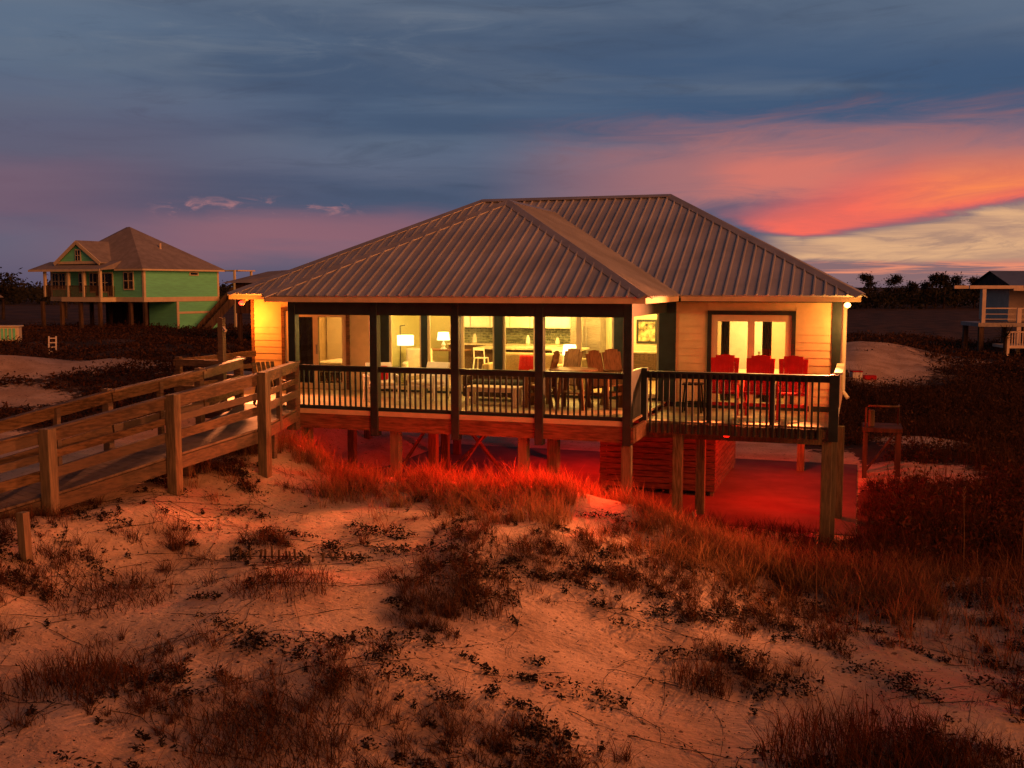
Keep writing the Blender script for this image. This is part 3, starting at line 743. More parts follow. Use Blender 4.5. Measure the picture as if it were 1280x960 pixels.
tag(MB().box(-.19, .19, -.06, .06, 0, .34).build('cushion', 'redcloth', None, .05, True), 'small red cushion on the left white porch armchair', 'cushion').location = (-6.40, 2.06, FZ + .47)
t = thing('slatted_chair', 'low wooden slatted chair on the landing by the left wall', 'chair', (-8.3, .35, FZ), R(60))
b = MB()
for k in range(5): b.bar((-.2 + k * .1, .18, .3), (-.24 + k * .12, .42, .95), .08, .02, (0, -1, .3))
b.build('backrest', 'ramp', t)
b = MB()
for k in range(5): b.box(-.25, .25, -.3 + k * .1, -.215 + k * .1, .34 - k * .015, .36 - k * .015)
b.build('seat', 'ramp', t)
for sx in (-1, 1):
    MB().box(sx * .28 - .05, sx * .28 + .05, -.34, .30, .52, .545).build('armrest', 'ramp', t)
    MB().bar((sx * .28, -.28, 0), (sx * .28, -.28, .52), .03, .08, (0, 1, 0)).build('leg', 'ramp', t); MB().bar((sx * .28, .34, 0), (sx * .28, .14, .5), .03, .08, (0, 1, 0)).build('leg', 'ramp', t)

# ------------------------------------------------------------------ rooms' furniture
def table_lamp(label, loc, hs=.28, e=14):
    t = thing('table_lamp', label, 'lamp', loc)
    MB().lathe((0, 0, 0), [(.09, 0), (.10, .02), (.045, .06), (.07, .14), (.025, .22), (.015, .30)], 14).build('lamp_base', 'white', t)
    MB().lathe((0, 0, .28), [(.20, 0), (.165, hs)], 18).build('lamp_shade', 'shade', t)
    light('lamp_glow', (0, 0, .62 + hs), e, (1, .62, .22), .12, t)
t = thing('floor_lamp', 'lit floor lamp with a wide drum shade in the left window', 'lamp', (-7.36, 5.4, FZ))
MB().lathe((-.05, 0, 0), [(.15, 0), (.15, .025), (.02, .04)], 16).build('base', 'black', t); MB().tube([(-.05, 0, .03), (-.05, 0, 1.62)], .014, 8).build('pole', 'black', t)
MB().tube([(-.05, 0, 1.62), (.10, 0, 1.64)], .012, 8).build('arm', 'black', t)
MB().lathe((.10, 0, 1.10), [(.225, 0), (.225, .27)], 22).build('lamp_shade', 'shade', t); light('lamp_glow', (.10, -.0, 1.6), 10, (1, .65, .25), .1, t)
t = thing('writing_desk', 'dark writing desk with a lit lamp on it', 'desk', (-7.65, 9.3, FZ))
MB().box(-.9, .7, -.3, .3, .72, .76).build('desktop', 'bnwood', t)
for sx in (-.85, .65): MB().box(sx - .03, sx + .03, -.28, .28, 0, .72).build('leg', 'dkwood', t)
table_lamp('lit table lamp on the writing desk', (-7.75, 9.3, FZ + .762), .24)
t = thing('framed_picture', 'pale framed picture on the study wall above the floor lamp', 'picture', (-8.95, 10.58, 3.95))
MB().box(-.22, .22, -.03, .0, -.38, .38).build('frame', 'fascia', t); MB().box(-.16, .16, -.036, -.031, -.31, .31).build('print', 'picture', t)
t = thing('arm_chair', 'pale upholstered armchair below the floor lamp', 'armchair', (-7.1, 5.9, FZ), R(20))
MB().box(-.36, .36, -.38, .36, .14, .44).build('seat', 'linen', t, .05, True); MB().box(-.36, .36, .22, .42, .40, .98).build('backrest', 'linen', t, .06, True)
for sx in (-1, 1): MB().box(sx * .36 - .07, sx * .36 + .07, -.38, .3, .2, .62).build('armrest', 'linen', t, .04, True)
for sx in (-1, 1):
    for sy in (-1, 1): MB().box(sx * .3 - .02, sx * .3 + .02, sy * .3 - .02, sy * .3 + .02, 0, .15).build('leg', 'dkwood', t)
# kitchen along the back wall
t = thing('wall_cabinets', 'white wall cabinets along the kitchen back wall', 'cabinet', (-5.3, 10.5, 3.82))
for k in range(6):
    o = MB().box(-2.6 + k * .65, -2.6 + k * .65 + .64, -.16, .2, 0, .82).build('cabinet_box', 'white', t)
    MB().box(-2.6 + k * .65 + .02, -2.6 + k * .65 + .62, -.182, -.162, .02, .80).build('door', 'white', o)
t = thing('kitchen_counter', 'kitchen counter with pale stone top along the back wall', 'counter', (-5.3, 10.35, FZ))
MB().box(-2.6, 1.3, -.28, .3, 0, .86).build('base_cabinet', 'dkwood', t); MB().box(-2.62, 1.32, -.32, .32, .862, .90).build('countertop', 'counter', t)
tl = MB()
for r_ in range(6):
    for k in range(19): tl.box(-2.6 + k * .2 + .1 * (r_ % 2), -2.6 + k * .2 + .19 + .1 * (r_ % 2), .335, .35 + .002 * ((k * 7 + r_ * 3) % 3), .905 + r_ * .082, .905 + r_ * .082 + .076)
tl.build('backsplash', 'tile', t)
for x_, c_, h_ in ((-1.7, 'white', .24), (-1.2, 'shell', .3), (-.2, 'dkwood', .22), (.55, 'white', .28), (.95, 'redcloth', .17), (1.5, 'shell', .22)):
    o = MB().lathe((0, 0, 0), [(.05, 0), (.075, .04), (.06, h_ * .6), (.03, h_)], 12).build('kitchen_jar', c_)
    tag(o, {-1.7: 'white jar at the far left of the kitchen counter', -1.2: 'tall pale jar second from the left on the kitchen counter', -.2: 'dark wooden jar on the kitchen counter', .55: 'tall white jar right of the dark one on the counter', .95: 'short red jar on the kitchen counter', 1.5: 'pale jar at the right end of the kitchen counter'}[x_], 'jar', 'jars on the kitchen counter')
    o.location = (-5.9 + x_, 10.3, FZ + .902)
t = thing('kitchen_island', 'kitchen island with pale stone top and dark base', 'counter', (-4.7, 8.7, FZ))
MB().box(-1.5, 1.5, -.3, .4, 0, .86).build('base_cabinet', 'dkwood', t); MB().box(-1.6, 1.6, -.55, .45, .862, .91).build('countertop', 'counter', t)
def bar_stool(label, loc):
    t = thing('bar_stool', label, 'stool', loc, 0, 'white metal stools at the kitchen island')
    MB().box(-.17, .17, -.17, .17, .62, .65).build('seat', 'white', t, .01)
    for sx in (-1, 1):
        for sy in (-1, 1): MB().bar((sx * .21, sy * .21, 0), (sx * .15, sy * .15, .62), .035, .035, (0, 1, 0)).build('leg', 'white', t)
        MB().bar((sx * .16, -.16, .65), (sx * .15, -.20, .92), .025, .025, (0, 1, 0)).build('back_post', 'white', t)
    MB().box(-.17, .17, -.215, -.19, .86, .94).build('backrest', 'white', t)
bar_stool('white metal bar stool at the left end of the island', (-5.95, 7.75, FZ)); bar_stool('white metal bar stool second from the left at the island', (-5.35, 7.75, FZ)); bar_stool('white metal bar stool at the right of the island', (-3.6, 7.75, FZ))
t = thing('lounge_sofa', 'beige sofa seen from the front in the lit great room', 'sofa', (-4.0, 5.75, FZ))
MB().box(-.95, .95, -.4, .4, .08, .44).build('seat', 'beige', t, .05, True); MB().box(-.95, .95, .2, .45, .42, .92).build('backrest', 'beige', t, .08, True)
for sx in (-1, 1): MB().box(sx * .95 - .11, sx * .95 + .11, -.4, .4, .1, .66).build('armrest', 'beige', t, .06, True)
o = MB().box(-.24, .24, -.07, .07, 0, .44).build('throw_pillow', 'redcloth', None, .06, True); o.location = (-3.88, 5.60, FZ + .46); o.rotation_euler = (R(-18), 0, 0)
tag(o, 'bright red throw pillow on the beige sofa', 'pillow')
t = thing('side_table', 'small dark side table carrying a lit lamp between the sofas', 'table', (-2.92, 6.3, FZ))
MB().lathe((0, 0, .56), [(.27, 0), (.27, .03)], 18).build('tabletop', 'dkwood', t); MB().lathe((0, 0, 0), [(.18, 0), (.18, .03), (.03, .06), (.03, .56)], 12).build('pedestal', 'dkwood', t)
table_lamp('lit table lamp on the side table in front of the steel fridge', (-2.92, 6.3, FZ + .592), .27)
t = thing('club_chair', 'brown rounded club chair beside the side table lamp', 'armchair', (-2.35, 5.1, FZ), R(-10))
MB().box(-.4, .4, -.38, .36, .1, .44).build('seat', 'beige', t, .05, True); MB().box(-.42, .42, .18, .42, .40, .86).build('backrest', 'beige', t, .09, True)
for sx in (-1, 1): MB().box(sx * .42 - .08, sx * .42 + .08, -.36, .26, .12, .64).build('armrest', 'beige', t, .06, True)
t = thing('refrigerator', 'tall brushed steel refrigerator with two doors in the kitchen', 'refrigerator', (-3.42, 10.25, FZ))
MB().box(-.46, .46, -.34, .36, 0, 1.80).build('body', 'grey', t, .01)
for a, b in ((-.455, -.004), (.004, .455)):
    o = MB().box(a, b, -.40, -.345, .55, 1.78).build('door', 'steel', t); x_ = b - .05 if a < 0 else a + .05
    MB().tube([(x_, -.44, .8), (x_, -.44, 1.5)], .014, 8).build('handle', 'grey', o)
MB().box(-.455, .455, -.40, -.345, .04, .54).build('drawer', 'steel', t)
t = thing('console_shelf', 'dark console shelf with framed art in the right porch window', 'shelf', (-1.35, 9.2, FZ))
MB().box(-.5, .5, -.2, .2, .78, .82).build('top', 'counter', t); MB().box(-.48, .48, -.18, .18, 0, .78).build('body', 'dkwood', t)
t = thing('framed_picture', 'dark framed print above the console shelf in the right porch window', 'picture', (-1.72, 10.70, 3.75))
MB().box(-.32, .32, -.03, .0, -.36, .36).build('frame', 'black', t); MB().box(-.25, .25, -.036, -.031, -.29, .29).build('print', 'picture', t)
def bed(label, loc, rz, hb):
    t = thing('bed', label, 'bed', loc, rz)
    MB().box(-.8, .8, -1.0, 1.0, .05, .30).build('bed_frame', 'dkwood', t); MB().box(-.8, .8, -1.02, 1.0, .302, .58).build('mattress', 'linen', t, .06, True)
    MB().box(-.85, .85, 1.01, 1.07, .0, 1.15).build('headboard', hb, t, .02)
    for sx in (-.4, .4): 
        o = MB().box(sx - .32, sx + .32, .62, .80, .56, .98).build('pillow', 'linen', t, .08, True)
bed('white made bed with pillows behind the left sliding door', (-9.15, 6.2, FZ), R(-90), 'dkwood')
bed('white made bed behind the right sliding door', (2.25, 6.2, FZ), R(-70), 'bnwood')
t = thing('framed_picture', 'dark square print on the left bedroom wall', 'picture', (-9.4, 7.79, 3.75))
MB().box(-.34, .34, -.03, .0, -.34, .34).build('frame', 'dkwood', t); MB().box(-.27, .27, -.036, -.031, -.27, .27).build('print', 'picture', t)
def curtain(label, x0, x1, y, z0, z1, m='curtain'):
    mb = MB(); n = 28; pts = []
    for k in range(n + 1):
        f = k / n; pts.append((x0 + (x1 - x0) * f, y + .03 * math.sin(f * math.pi * 9)))
    for (xa, ya), (xb, yb) in zip(pts, pts[1:]): mb.hexa([(xa, ya, z0), (xb, yb, z0), (xb, yb + .012, z0), (xa, ya + .012, z0)], [(xa, ya, z1), (xb, yb, z1), (xb, yb + .012, z1), (xa, ya + .012, z1)])
    tag(mb.build('curtain', m), label, 'curtain')
curtain('charcoal curtain at the left edge of the right sliding door', 1.31, 1.50, 4.12, DZ + .15, 4.40)
curtain('charcoal curtain in the middle of the right sliding door', 2.24, 2.45, 4.12, DZ + .15, 4.40)
curtain('dark curtain at the left of the left bedroom door', -9.95, -9.22, 4.12, FZ + .05, 4.40)
t = thing('closet_door', 'bright lit pale door at the back of the right bedroom', 'door', (1.55, 7.38, FZ))
MB().box(-.42, .42, -.05, .0, 0, 2.05).build('panel', 'white', t); MB().lathe((.34, -.08, .95), [(.03, 0), (.03, .05)], 10).build('handle', 'grey', t)

# ------------------------------------------------------------------ neighbour houses
def mint_house():
    c = site(-458 * 92 / 1300, 92, 1.2)
    H = thing('mint_house', 'bright mint green house on tall pilings with a grey hipped roof', 'house', c, YAW + R(-30))
    # local frame: origin at the corner between porch front (-X) and plain side (+Y), floor at z 2.95
    f, e = 2.95, 5.45
    W, D = 12.6, 8.8
    MB().box(-W, 0, 0, D, f, e).build('wall', 'green', H)
    MB().box(-W - .1, .08, -.1, D + .1, f - .42, f - .002).build('floor_band', 'gtrim', H)
    MB().box(-.16, .06, -.06, .16, f, e).box(-W - .06, -W + .16, -.06, .1, f, e).box(-.1, .06, D - .16, D + .06, f, e).build('corner_board', 'gtrim', H)
    MB().box(-8.9, -3.6, -1.75, -.11, f - .42, f - .02).build('porch_floor', 'gtrim', H)
    k = 3.85 / 6.2
    pk = (-7.4, 4.5, e + 4.05); pk2 = (-6.7, 4.3, e + 4.05); o_ = .5
    P = [(-W - o_, -o_, e), (o_, -o_, e), (o_, D + o_, e), (-W - o_, D + o_, e)]
    rf = MB().poly(P[0], P[1], pk2, pk).poly(P[1], P[2], pk2).poly(P[2], P[3], pk, pk2).poly(P[3], P[0], pk).poly(*P[::-1])
    roof = rf.build('roof', 'groof', H)
    # lean-to roof over the porch and the gable rising from it
    MB().hexa([(-W - .5, -2.0, e - .12), (-3.2, -2.0, e - .12), (-3.2, .2, e + .05), (-W - .5, .2, e + .05)], [(-W - .5, -2.0, e - .02), (-3.2, -2.0, e - .02), (-3.2, .3, e + .75), (-W - .5, .3, e + .75)]).build('porch_roof', 'groof', H)
    MB().box(-W - .5, -3.2, -2.06, -2.005, e - .22, e - .02).box(-3.15, o_, -o_ - .06, -o_ - .005, e - .16, e - .01).box(o_ + .005, o_ + .06, -o_, D + o_, e - .16, e - .01).build('fascia', 'gtrim', H)
    gx, gw, gz, gh = -7.6, 2.9, e + .60, 1.75
    MB().hexa([(gx - gw, -.75, gz), (gx + gw, -.75, gz), (gx, -.75, gz + gh)], [(gx - gw, -.5, gz), (gx + gw, -.5, gz), (gx, -.5, gz + gh)]).build('gable_wall', 'green', H)
    g = MB()
    for s in (-1, 1):
        g.bar((gx + s * (gw + .25), -1.0, gz - .12), (gx, -1.0, gz + gh + .08), .09, .30, (0, 0, 1))
    g.box(gx - gw, gx + gw, -.84, -.76, gz - .12, gz + .12); g.build('gable_trim', 'gtrim', H)
    g = MB()
    for s in (-1, 1): g.hexa([(gx + s * (gw + .3), -1.0, gz - .1), (gx, -1.0, gz + gh + .15), (gx, 3.6, gz + gh + .15), (gx + s * (gw + .3), 3.6, gz - .1)], [(gx + s * (gw + .3), -1.0, gz + .0), (gx, -1.0, gz + gh + .26), (gx, 3.6, gz + gh + .26), (gx + s * (gw + .3), 3.6, gz + .0)])
    g.build('gable_roof', 'groof', H)
    def win(x, z0, z1, w, y=0., cross=True):
        o = MB().box(x - w / 2 - .12, x + w / 2 + .12, y - .08, y - .03, z0 - .12, z1 + .12).build('window', 'gtrim', H)
        MB().box(x - w / 2, x + w / 2, y - .10, y - .081, z0, z1).build('pane', 'dkglass', o)
        if cross: MB().box(x - .03, x + .03, y - .115, y - .101, z0, z1).box(x - w / 2, x + w / 2, y - .115, y - .101, (z0 + z1) / 2 - .03, (z0 + z1) / 2 + .03).build('muntin', 'gtrim', o)
    win(-1.9, f + .75, f + 2.15, 1.1); win(-11.9, f + .75, f + 2.1, .7); win(-10.9, f + .75, f + 2.1, .7); win(gx, gz + .2, gz + 1.1, .55, -.76)
    for x in (-8.1, -6.6, -5.0): win(x, f + .5, f + 2.1, .8)
    for x in (-6.0, -4.3): win(x, f + .1, f + 2.1, .5, 0, False)
    o = MB().box(.03, .08, 5.2, 6.3, e - .55, e - .22).build('window', 'gtrim', H); MB().box(.081, .10, 5.33, 6.17, e - .48, e - .29).build('pane', 'dkglass', o)
    for x in (-11.3, -8.0, -5.9, -3.7): MB().box(x - .11, x + .11, -1.72, -1.5, f, e - .1).build('porch_post', 'gtrim', H)
    MB().box(-11.3, -3.6, -1.66, -1.62, f + .95, f + 1.03).build('railing', 'dkpile', H)
    b = MB()
    for i in range(52): x = -11.25 + i * .147; b.box(x - .02, x + .02, -1.66, -1.62, f, f + .95)
    for i in range(9): y = -1.5 + i * .16; b.box(-3.64, -3.6, y, y + .04, f, f + 1.0)
    o = b.build('railing', 'dkpile', H)
    for x in (-11.9, -9.2, -6.6, -4.0, -1.9): 
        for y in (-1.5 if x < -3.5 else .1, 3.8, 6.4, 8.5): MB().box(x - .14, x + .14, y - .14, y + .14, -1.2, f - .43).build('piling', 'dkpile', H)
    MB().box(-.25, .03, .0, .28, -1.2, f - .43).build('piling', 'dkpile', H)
    MB().box(-W + 1, -3.2, 5.2, 5.3, -1.2, f - .43).build('lower_wall', 'dkhouse', H)
    # enclosed lower room on the right side
    MB().box(-3.6, 0, 3.6, D, -1.2, f - .425).build('lower_wall', 'green', H)
    MB().box(.005, .06, 3.86, D - .21, f - 1.55, f - 1.35).box(.005, .08, 3.6, 3.85, -.6, f - .43).box(.005, .08, D - .2, D, -.6, f - .43).build('lower_trim', 'gtrim', H)
    # outside stairs and their upper landing
    s = MB()
    for y0, y1 in ((10.0, 5.4),):
        for x in (1.0, 2.0): s.bar((x, D + 1.0, f + .6), (x, 4.0, -1.0), .10, .75, (0, 0, 1))
        for k in range(13): fr = k / 13; yy = D + .8 + (4.0 - D - .8) * fr; zz = f + .1 + (-.9 - f - .1) * fr; s.box(1.05, 1.95, yy - .15, yy + .15, zz, zz + .05)
    s.build('staircase', 'dkpile', H)
    MB().box(.07, 2.1, D, D + 2.4, f - .25, f).build('landing', 'dkpile', H)
    for x, y in ((2.05, D + .1), (2.05, D + 2.3)): MB().box(x - .09, x + .09, y - .09, y + .09, -1.2, e + .0).build('landing_post', 'gtrim', H)
    MB().hexa([(-.3, D + .3, e - .12), (2.3, D + .3, e - .12), (2.3, D + 2.6, e - .12), (-.3, D + 2.6, e - .12)], [(-.3, D + .3, e), (2.3, D + .3, e), (2.3, D + 2.6, e), (-.3, D + 2.6, e)]).build('landing_roof', 'gtrim', H)
    MB().tube([(-3.0, 4.6, e + 1.6), (-3.0, 4.6, e + 2.45)], .1, 8).build('vent_pipe', 'shell', H)
mint_house()

def grey_house():
    c = site(586 * 76 / 1300, 76, -.1)
    H = thing('pale_house', 'pale grey house on stilts with open deck and white stairs at right', 'house', c, YAW + R(-4))
    f, e = 2.55, 5.05
    MB().box(3.3, 16, 3.6, 9.5, f, e).build('wall', 'shell', H); MB().box(3.24, 16.1, 3.5, 3.598, f, f + .9).build('wall', 'shell', H)
    P = [(2.3, .1, e), (16.5, .1, e), (16.5, 10, e), (2.3, 10, e)]; a, b = (2.3, 5.05, e + 1.35), (16.5, 5.05, e + 1.35)
    MB().poly(P[0], P[1], b, a).poly(P[2], P[3], a, b).poly(*P[::-1]).build('roof', 'bluemetal', H)
    MB().hexa([(2.5, .4, e + .02), (2.5, 9.7, e + .02), (2.5, 5.05, e + 1.22)], [(2.6, .4, e + .02), (2.6, 9.7, e + .02), (2.6, 5.05, e + 1.22)]).build('gable_wall', 'dkhouse', H)
    MB().box(2.2, 16.6, .02, .095, e - .16, e + .02).build('fascia', 'shell', H)
    MB().box(-.9, 2.9, .05, .25, e - .02, e + .22).box(-.9, 2.9, 3.2, 3.4, e - .02, e + .22).build('pergola_beam', 'shell', H)
    MB().box(-.2, 16, 0, 3.6, f - .28, f).build('deck_floor', 'grey', H)
    for x in (0.15, 4.55, 6.9, 9.5): MB().box(x - .13, x + .13, .02, .28, f, e - .05).build('porch_post', 'shell', H)
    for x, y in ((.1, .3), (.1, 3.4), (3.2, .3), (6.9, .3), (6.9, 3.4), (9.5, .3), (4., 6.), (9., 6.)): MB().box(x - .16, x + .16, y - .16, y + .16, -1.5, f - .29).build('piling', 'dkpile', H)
    MB().box(2.55, 2.85, .05, .2, -1.0, f + 1.1).build('post', 'shell', H)
    r = MB().box(0.3, 4.4, .1, .16, f + 1.02, f + 1.10).box(.3, 4.4, .1, .14, f + .25, f + .29).box(.3, 4.4, .1, .14, f + .62, f + .66).build('railing', 'shell', H)
    r = MB().box(4.7, 9.4, .1, .16, f + 1.02, f + 1.10).build('railing', 'shell', H)
    b = MB()
    for i in range(26): b.box(4.75 + i * .18, 4.81 + i * .18, .1, .15, f, f + 1.02)
    b.build('balusters', 'shell', H)
    o = MB().box(5.1, 5.9, 3.4, 3.499, f + .1, f + 2.1).build('door', 'dkglass', H)
    # lower landing with a flight of white steps
    MB().box(.8, 8.5, -2.6, -.1, .85, 1.05).build('stair_landing', 'shell', H)
    b = MB().box(.9, 8.4, -2.6, -2.52, 1.95, 2.05)
    for i in range(40): b.box(1.0 + i * .18, 1.06 + i * .18, -2.6, -2.54, 1.05, 1.95)
    for x in (.9, 2.4, 4.1, 6.2, 8.4): b.box(x - .1, x + .1, -2.7, -2.5, -.6, 2.05)
    b.build('stair_railing', 'shell', H)
    s = MB()
    for k in range(8): s.box(2.5, 4.0, -2.72 - .3 * (k + 1), -2.72 - .3 * k, -.8, .85 - .17 * k)
    s.build('steps', 'shell', H)
grey_house()
def dark_house():
    c = site(-19.6, 74, 1.0)
    H = thing('dark_house', 'dim brown plank house on posts half hidden behind the left eave', 'house', c, YAW)
    MB().box(.0, 9, 0, 7, 2.2, 4.35).build('wall', 'dkhouse', H)
    b = MB()
    for k in range(28): b.box(.05 + k * .32, .15 + k * .32, -.06, -.002, 2.2, 4.35)
    b.build('batten', 'dkhouse', H)
    MB().poly((-.8, -.6, 4.35), (9.5, -.6, 4.35), (8, 3.5, 5.7), (1.5, 3.5, 5.2)).poly((9.5, 7.6, 4.35), (-.8, 7.6, 4.35), (1.5, 3.5, 5.2), (8, 3.5, 5.7)).poly((-.8, 7.6, 4.35), (-.8, -.6, 4.35), (1.5, 3.5, 5.2)).poly((9.5, -.6, 4.35), (9.5, 7.6, 4.35), (8, 3.5, 5.7)).build('roof', 'groof', H)
    for k in range(5):
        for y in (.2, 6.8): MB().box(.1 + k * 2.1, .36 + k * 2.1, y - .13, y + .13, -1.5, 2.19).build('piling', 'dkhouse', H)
    MB().box(.3, 8.6, 3.2, 3.3, -1.2, 2.19).build('lower_wall', 'dkhouse', H)
dark_house()
c = site(-47.0, 88, 1.2)
H = thing('far_cottage', 'pale cottage end with a grey roof at the left edge of the picture', 'house', c, YAW)
MB().box(-8, 0, 0, 7, .4, 2.9).build('wall', 'shell', H)
MB().poly((-8.4, -.5, 2.9), (.5, -.5, 2.9), (.5, 3.5, 4.3), (-8.4, 3.5, 4.3)).poly((.5, 7.5, 2.9), (-8.4, 7.5, 2.9), (-8.4, 3.5, 4.3), (.5, 3.5, 4.3)).poly((.5, -.5, 2.9), (.5, 7.5, 2.9), (.5, 3.5, 4.3)).build('roof', 'groof', H)
for x in (-7.6, -.4):
    for y in (.3, 6.7): MB().box(x - .15, x + .15, y - .15, y + .15, -1.5, .4).build('piling', 'dkpile', H)
o = MB().box(-3, -2, -.06, -.01, 1.2, 2.4).build('window', 'dkglass', H)

# small things out in the left field
c = site(-34.0, 70.0)
t = thing('utility_box', 'small pale utility box with a slatted front far left in the field', 'box', c, YAW + R(10))
MB().box(-.85, .85, -.4, .4, .2, 1.15).build('body', 'gtrim', t, .03)
MB().box(-.95, .95, -.5, .5, 1.152, 1.24).build('lid', 'gtrim', t); b = MB()
for k in range(6): b.box(-.75 + k * .25, -.6 + k * .25, -.44, -.402, .3, 1.05)
b.build('slats', 'green', t)
for x in (-.7, .7): MB().box(x - .07, x + .07, -.3, .3, -.5, .2).build('foot', 'gtrim', t)
c = site(-27.0, 61.0)
t = thing('ladder_stand', 'tiny white ladder stand in the dark field before the mint house', 'ladder', c, YAW + R(10))
for x in (-.2, .2): MB().bar((x, 0, -.3), (x, .18, 1.0), .07, .07, (0, 1, 0)).build('upright', 'white', t)
for k in range(4): MB().bar((-.17, .04 * k + .03, .1 + .26 * k), (.17, .04 * k + .03, .1 + .26 * k), .06, .06).build('rung', 'white', t)
# right: raised equipment platform beside the house, and gear by the far sand
c = Vector((5.0, 9.4, 0)); c.z = ground(c.x, c.y)
t = thing('equipment_platform', 'dark wooden platform on posts with a pipe loop beside the house', 'platform', c)
MB().box(-.5, .5, -.6, .6, 1.22, 1.33).build('platform_floor', 'dkhouse', t)
for x in (-.42, .42):
    for y in (-.5, .5): MB().box(x - .06, x + .06, y - .06, y + .06, -.4, 1.218).build('post', 'dkhouse', t)
MB().tube([(-.42, -.45, 1.33), (-.42, -.45, 1.86), (-.36, -.5, 1.91), (.30, -.5, 1.91), (.38, -.42, 1.91), (.42, .2, 1.88), (.42, .4, 1.33)], .026, 8).build('pipe_loop', 'dkpile', t, smooth=True)
MB().box(-.36, -.20, -.36, -.2, 1.332, 1.78).build('equipment_box', 'dkpile', t, .02)
MB().bar((-.4, .3, .0), (.4, .3, 1.18), .05, .14, (0, 1, 0)).build('brace', 'dkhouse', t)
c = site(15.4, 46.0)
t = thing('beach_gear', 'small heap of red and white gear on the far right sand', 'gear', c, YAW)
MB().box(-.35, .1, -.2, .2, 0, .34).build('cooler', 'white', t, .03); MB().box(-.36, .11, -.21, .21, .342, .40).build('cooler_lid', 'redcloth', t, .01)
MB().lathe((-.62, 0, 0), [(.16, 0), (.20, .25), (.10, .42), (.02, .46)], 12).build('bag', 'black', t, smooth=True); MB().box(.2, .75, -.15, .15, 0, .2).build('folded_mat', 'redcloth', t, .03)

# ------------------------------------------------------------------ vegetation
def leaf_cloud(P, size, rng, flat=.0):
    """one quad leaf at every point, random orientation"""
    n = len(P); a = rng.normal(size=(n, 3)); a[:, 2] *= 1 - flat; a /= np.linalg.norm(a, axis=1)[:, None]
    b = rng.normal(size=(n, 3)); b[:, 2] *= 1 - flat; b -= a * (a * b).sum(1)[:, None]; b /= np.linalg.norm(b, axis=1)[:, None]
    s = size * rng.uniform(.55, 1.3, n)[:, None]; w = s * .42
    V = np.stack([P - a * s, P + b * w, P + a * s, P - b * w], 1).reshape(-1, 3)
    return V, np.arange(n * 4).reshape(-1, 4)
def stuff(name, V, q, t, m, label, cat):
    me = np_mesh(name, V, q, t); me.materials.append(m); o = bpy.data.objects.new(name, me); COL.objects.link(o)
    return tag(o, label, cat, kind='stuff')
def blade_mat(name, a, b, thin=True):
    m = bpy.data.materials.new(name); m.use_nodes = True; t = m.node_tree; N = NT(t); p = t.nodes['Principled BSDF']
    geo = N.n('ShaderNodeNewGeometry'); c = N.mix(geo.outputs['Random Per Island'], a, b)
    if thin:
        tl = N.n('ShaderNodeBsdfTranslucent'); t.links.new(c, tl.inputs[0]); ms = N.n('ShaderNodeMixShader'); ms.inputs[0].default_value = .4
        t.links.new(p.outputs[0], ms.inputs[1]); t.links.new(tl.outputs[0], ms.inputs[2]); t.links.new(ms.outputs[0], t.nodes['Material Output'].inputs[0])
    t.links.new(c, p.inputs['Base Color']); p.inputs['Roughness'].default_value = .75; p.inputs['Specular IOR Level'].default_value = .2
    return m
M['grass'] = blade_mat('dry_grass', (.07, .032, .014), (.36, .20, .09))
M['sedge'] = blade_mat('dark_grass', (.010, .006, .003), (.135, .055, .020))
M['litter'] = blade_mat('dead_litter', (.004, .003, .002), (.022, .012, .007), False)
M['scrubleaf'] = blade_mat('scrub_leaf', (.020, .011, .006), (.135, .058, .024))
M['treeleaf'] = blade_mat('tree_leaf', (.020, .022, .012), (.055, .050, .024))
M['bark'] = mat('bark', (.05, .035, .025), .9, 0, .3, 6)

def blades(x, y, h, lean, w, rng):
    n = len(x); z = terrain(x, y) - .02; th = rng.uniform(0, 2 * np.pi, n); wind = np.array([-.30, .06])
    dx, dy = np.cos(th) * lean + wind[0] * lean, np.sin(th) * lean + wind[1] * lean
    L = []
    for f in (0, .36, .70, 1.):
        L.append(np.stack([x + dx * h * f ** 1.7, y + dy * h * f ** 1.7, z + h * (f - .22 * np.hypot(dx, dy) * f * f)], -1))
    ph = rng.uniform(0, np.pi, n); s = np.stack([np.cos(ph), np.sin(ph), np.zeros(n)], -1)
    V = np.stack([L[0] - s * w[:, None], L[0] + s * w[:, None], L[1] - s * w[:, None] * .9, L[1] + s * w[:, None] * .9, L[2] - s * w[:, None] * .6, L[2] + s * w[:, None] * .6, L[3]], 1)
    i = np.arange(n)[:, None] * 7
    q = np.concatenate([i + np.array([[0, 1, 3, 2]]), i + np.array([[2, 3, 5, 4]])]); t = i + np.array([[4, 5, 6]])
    return V.reshape(-1, 3), q, t
def tufts(cx, cy, r, n, h, lean=.45, w=.0042, seed=0):
    rng = np.random.default_rng(seed); X, Y, Hh, Ln, Wd = [], [], [], [], []
    for a, b, rr, k, hh in zip(cx, cy, r, n, h):
        k = int(k); rad = rr * rng.random(k) ** .6; an = rng.uniform(0, 2 * np.pi, k)
        X.append(a + rad * np.cos(an)); Y.append(b + rad * np.sin(an)); Hh.append(hh * rng.uniform(.35, 1.1, k)); Ln.append(lean * rng.uniform(.25, 1.5, k)); Wd.append(w * rng.uniform(.6, 1.4, k))
    return blades(np.concatenate(X), np.concatenate(Y), np.concatenate(Hh), np.concatenate(Ln), np.concatenate(Wd), rng)
def scatter(region, count, rng):
    x0, x1, y0, y1 = region; return rng.uniform(x0, x1, count), rng.uniform(y0, y1, count)

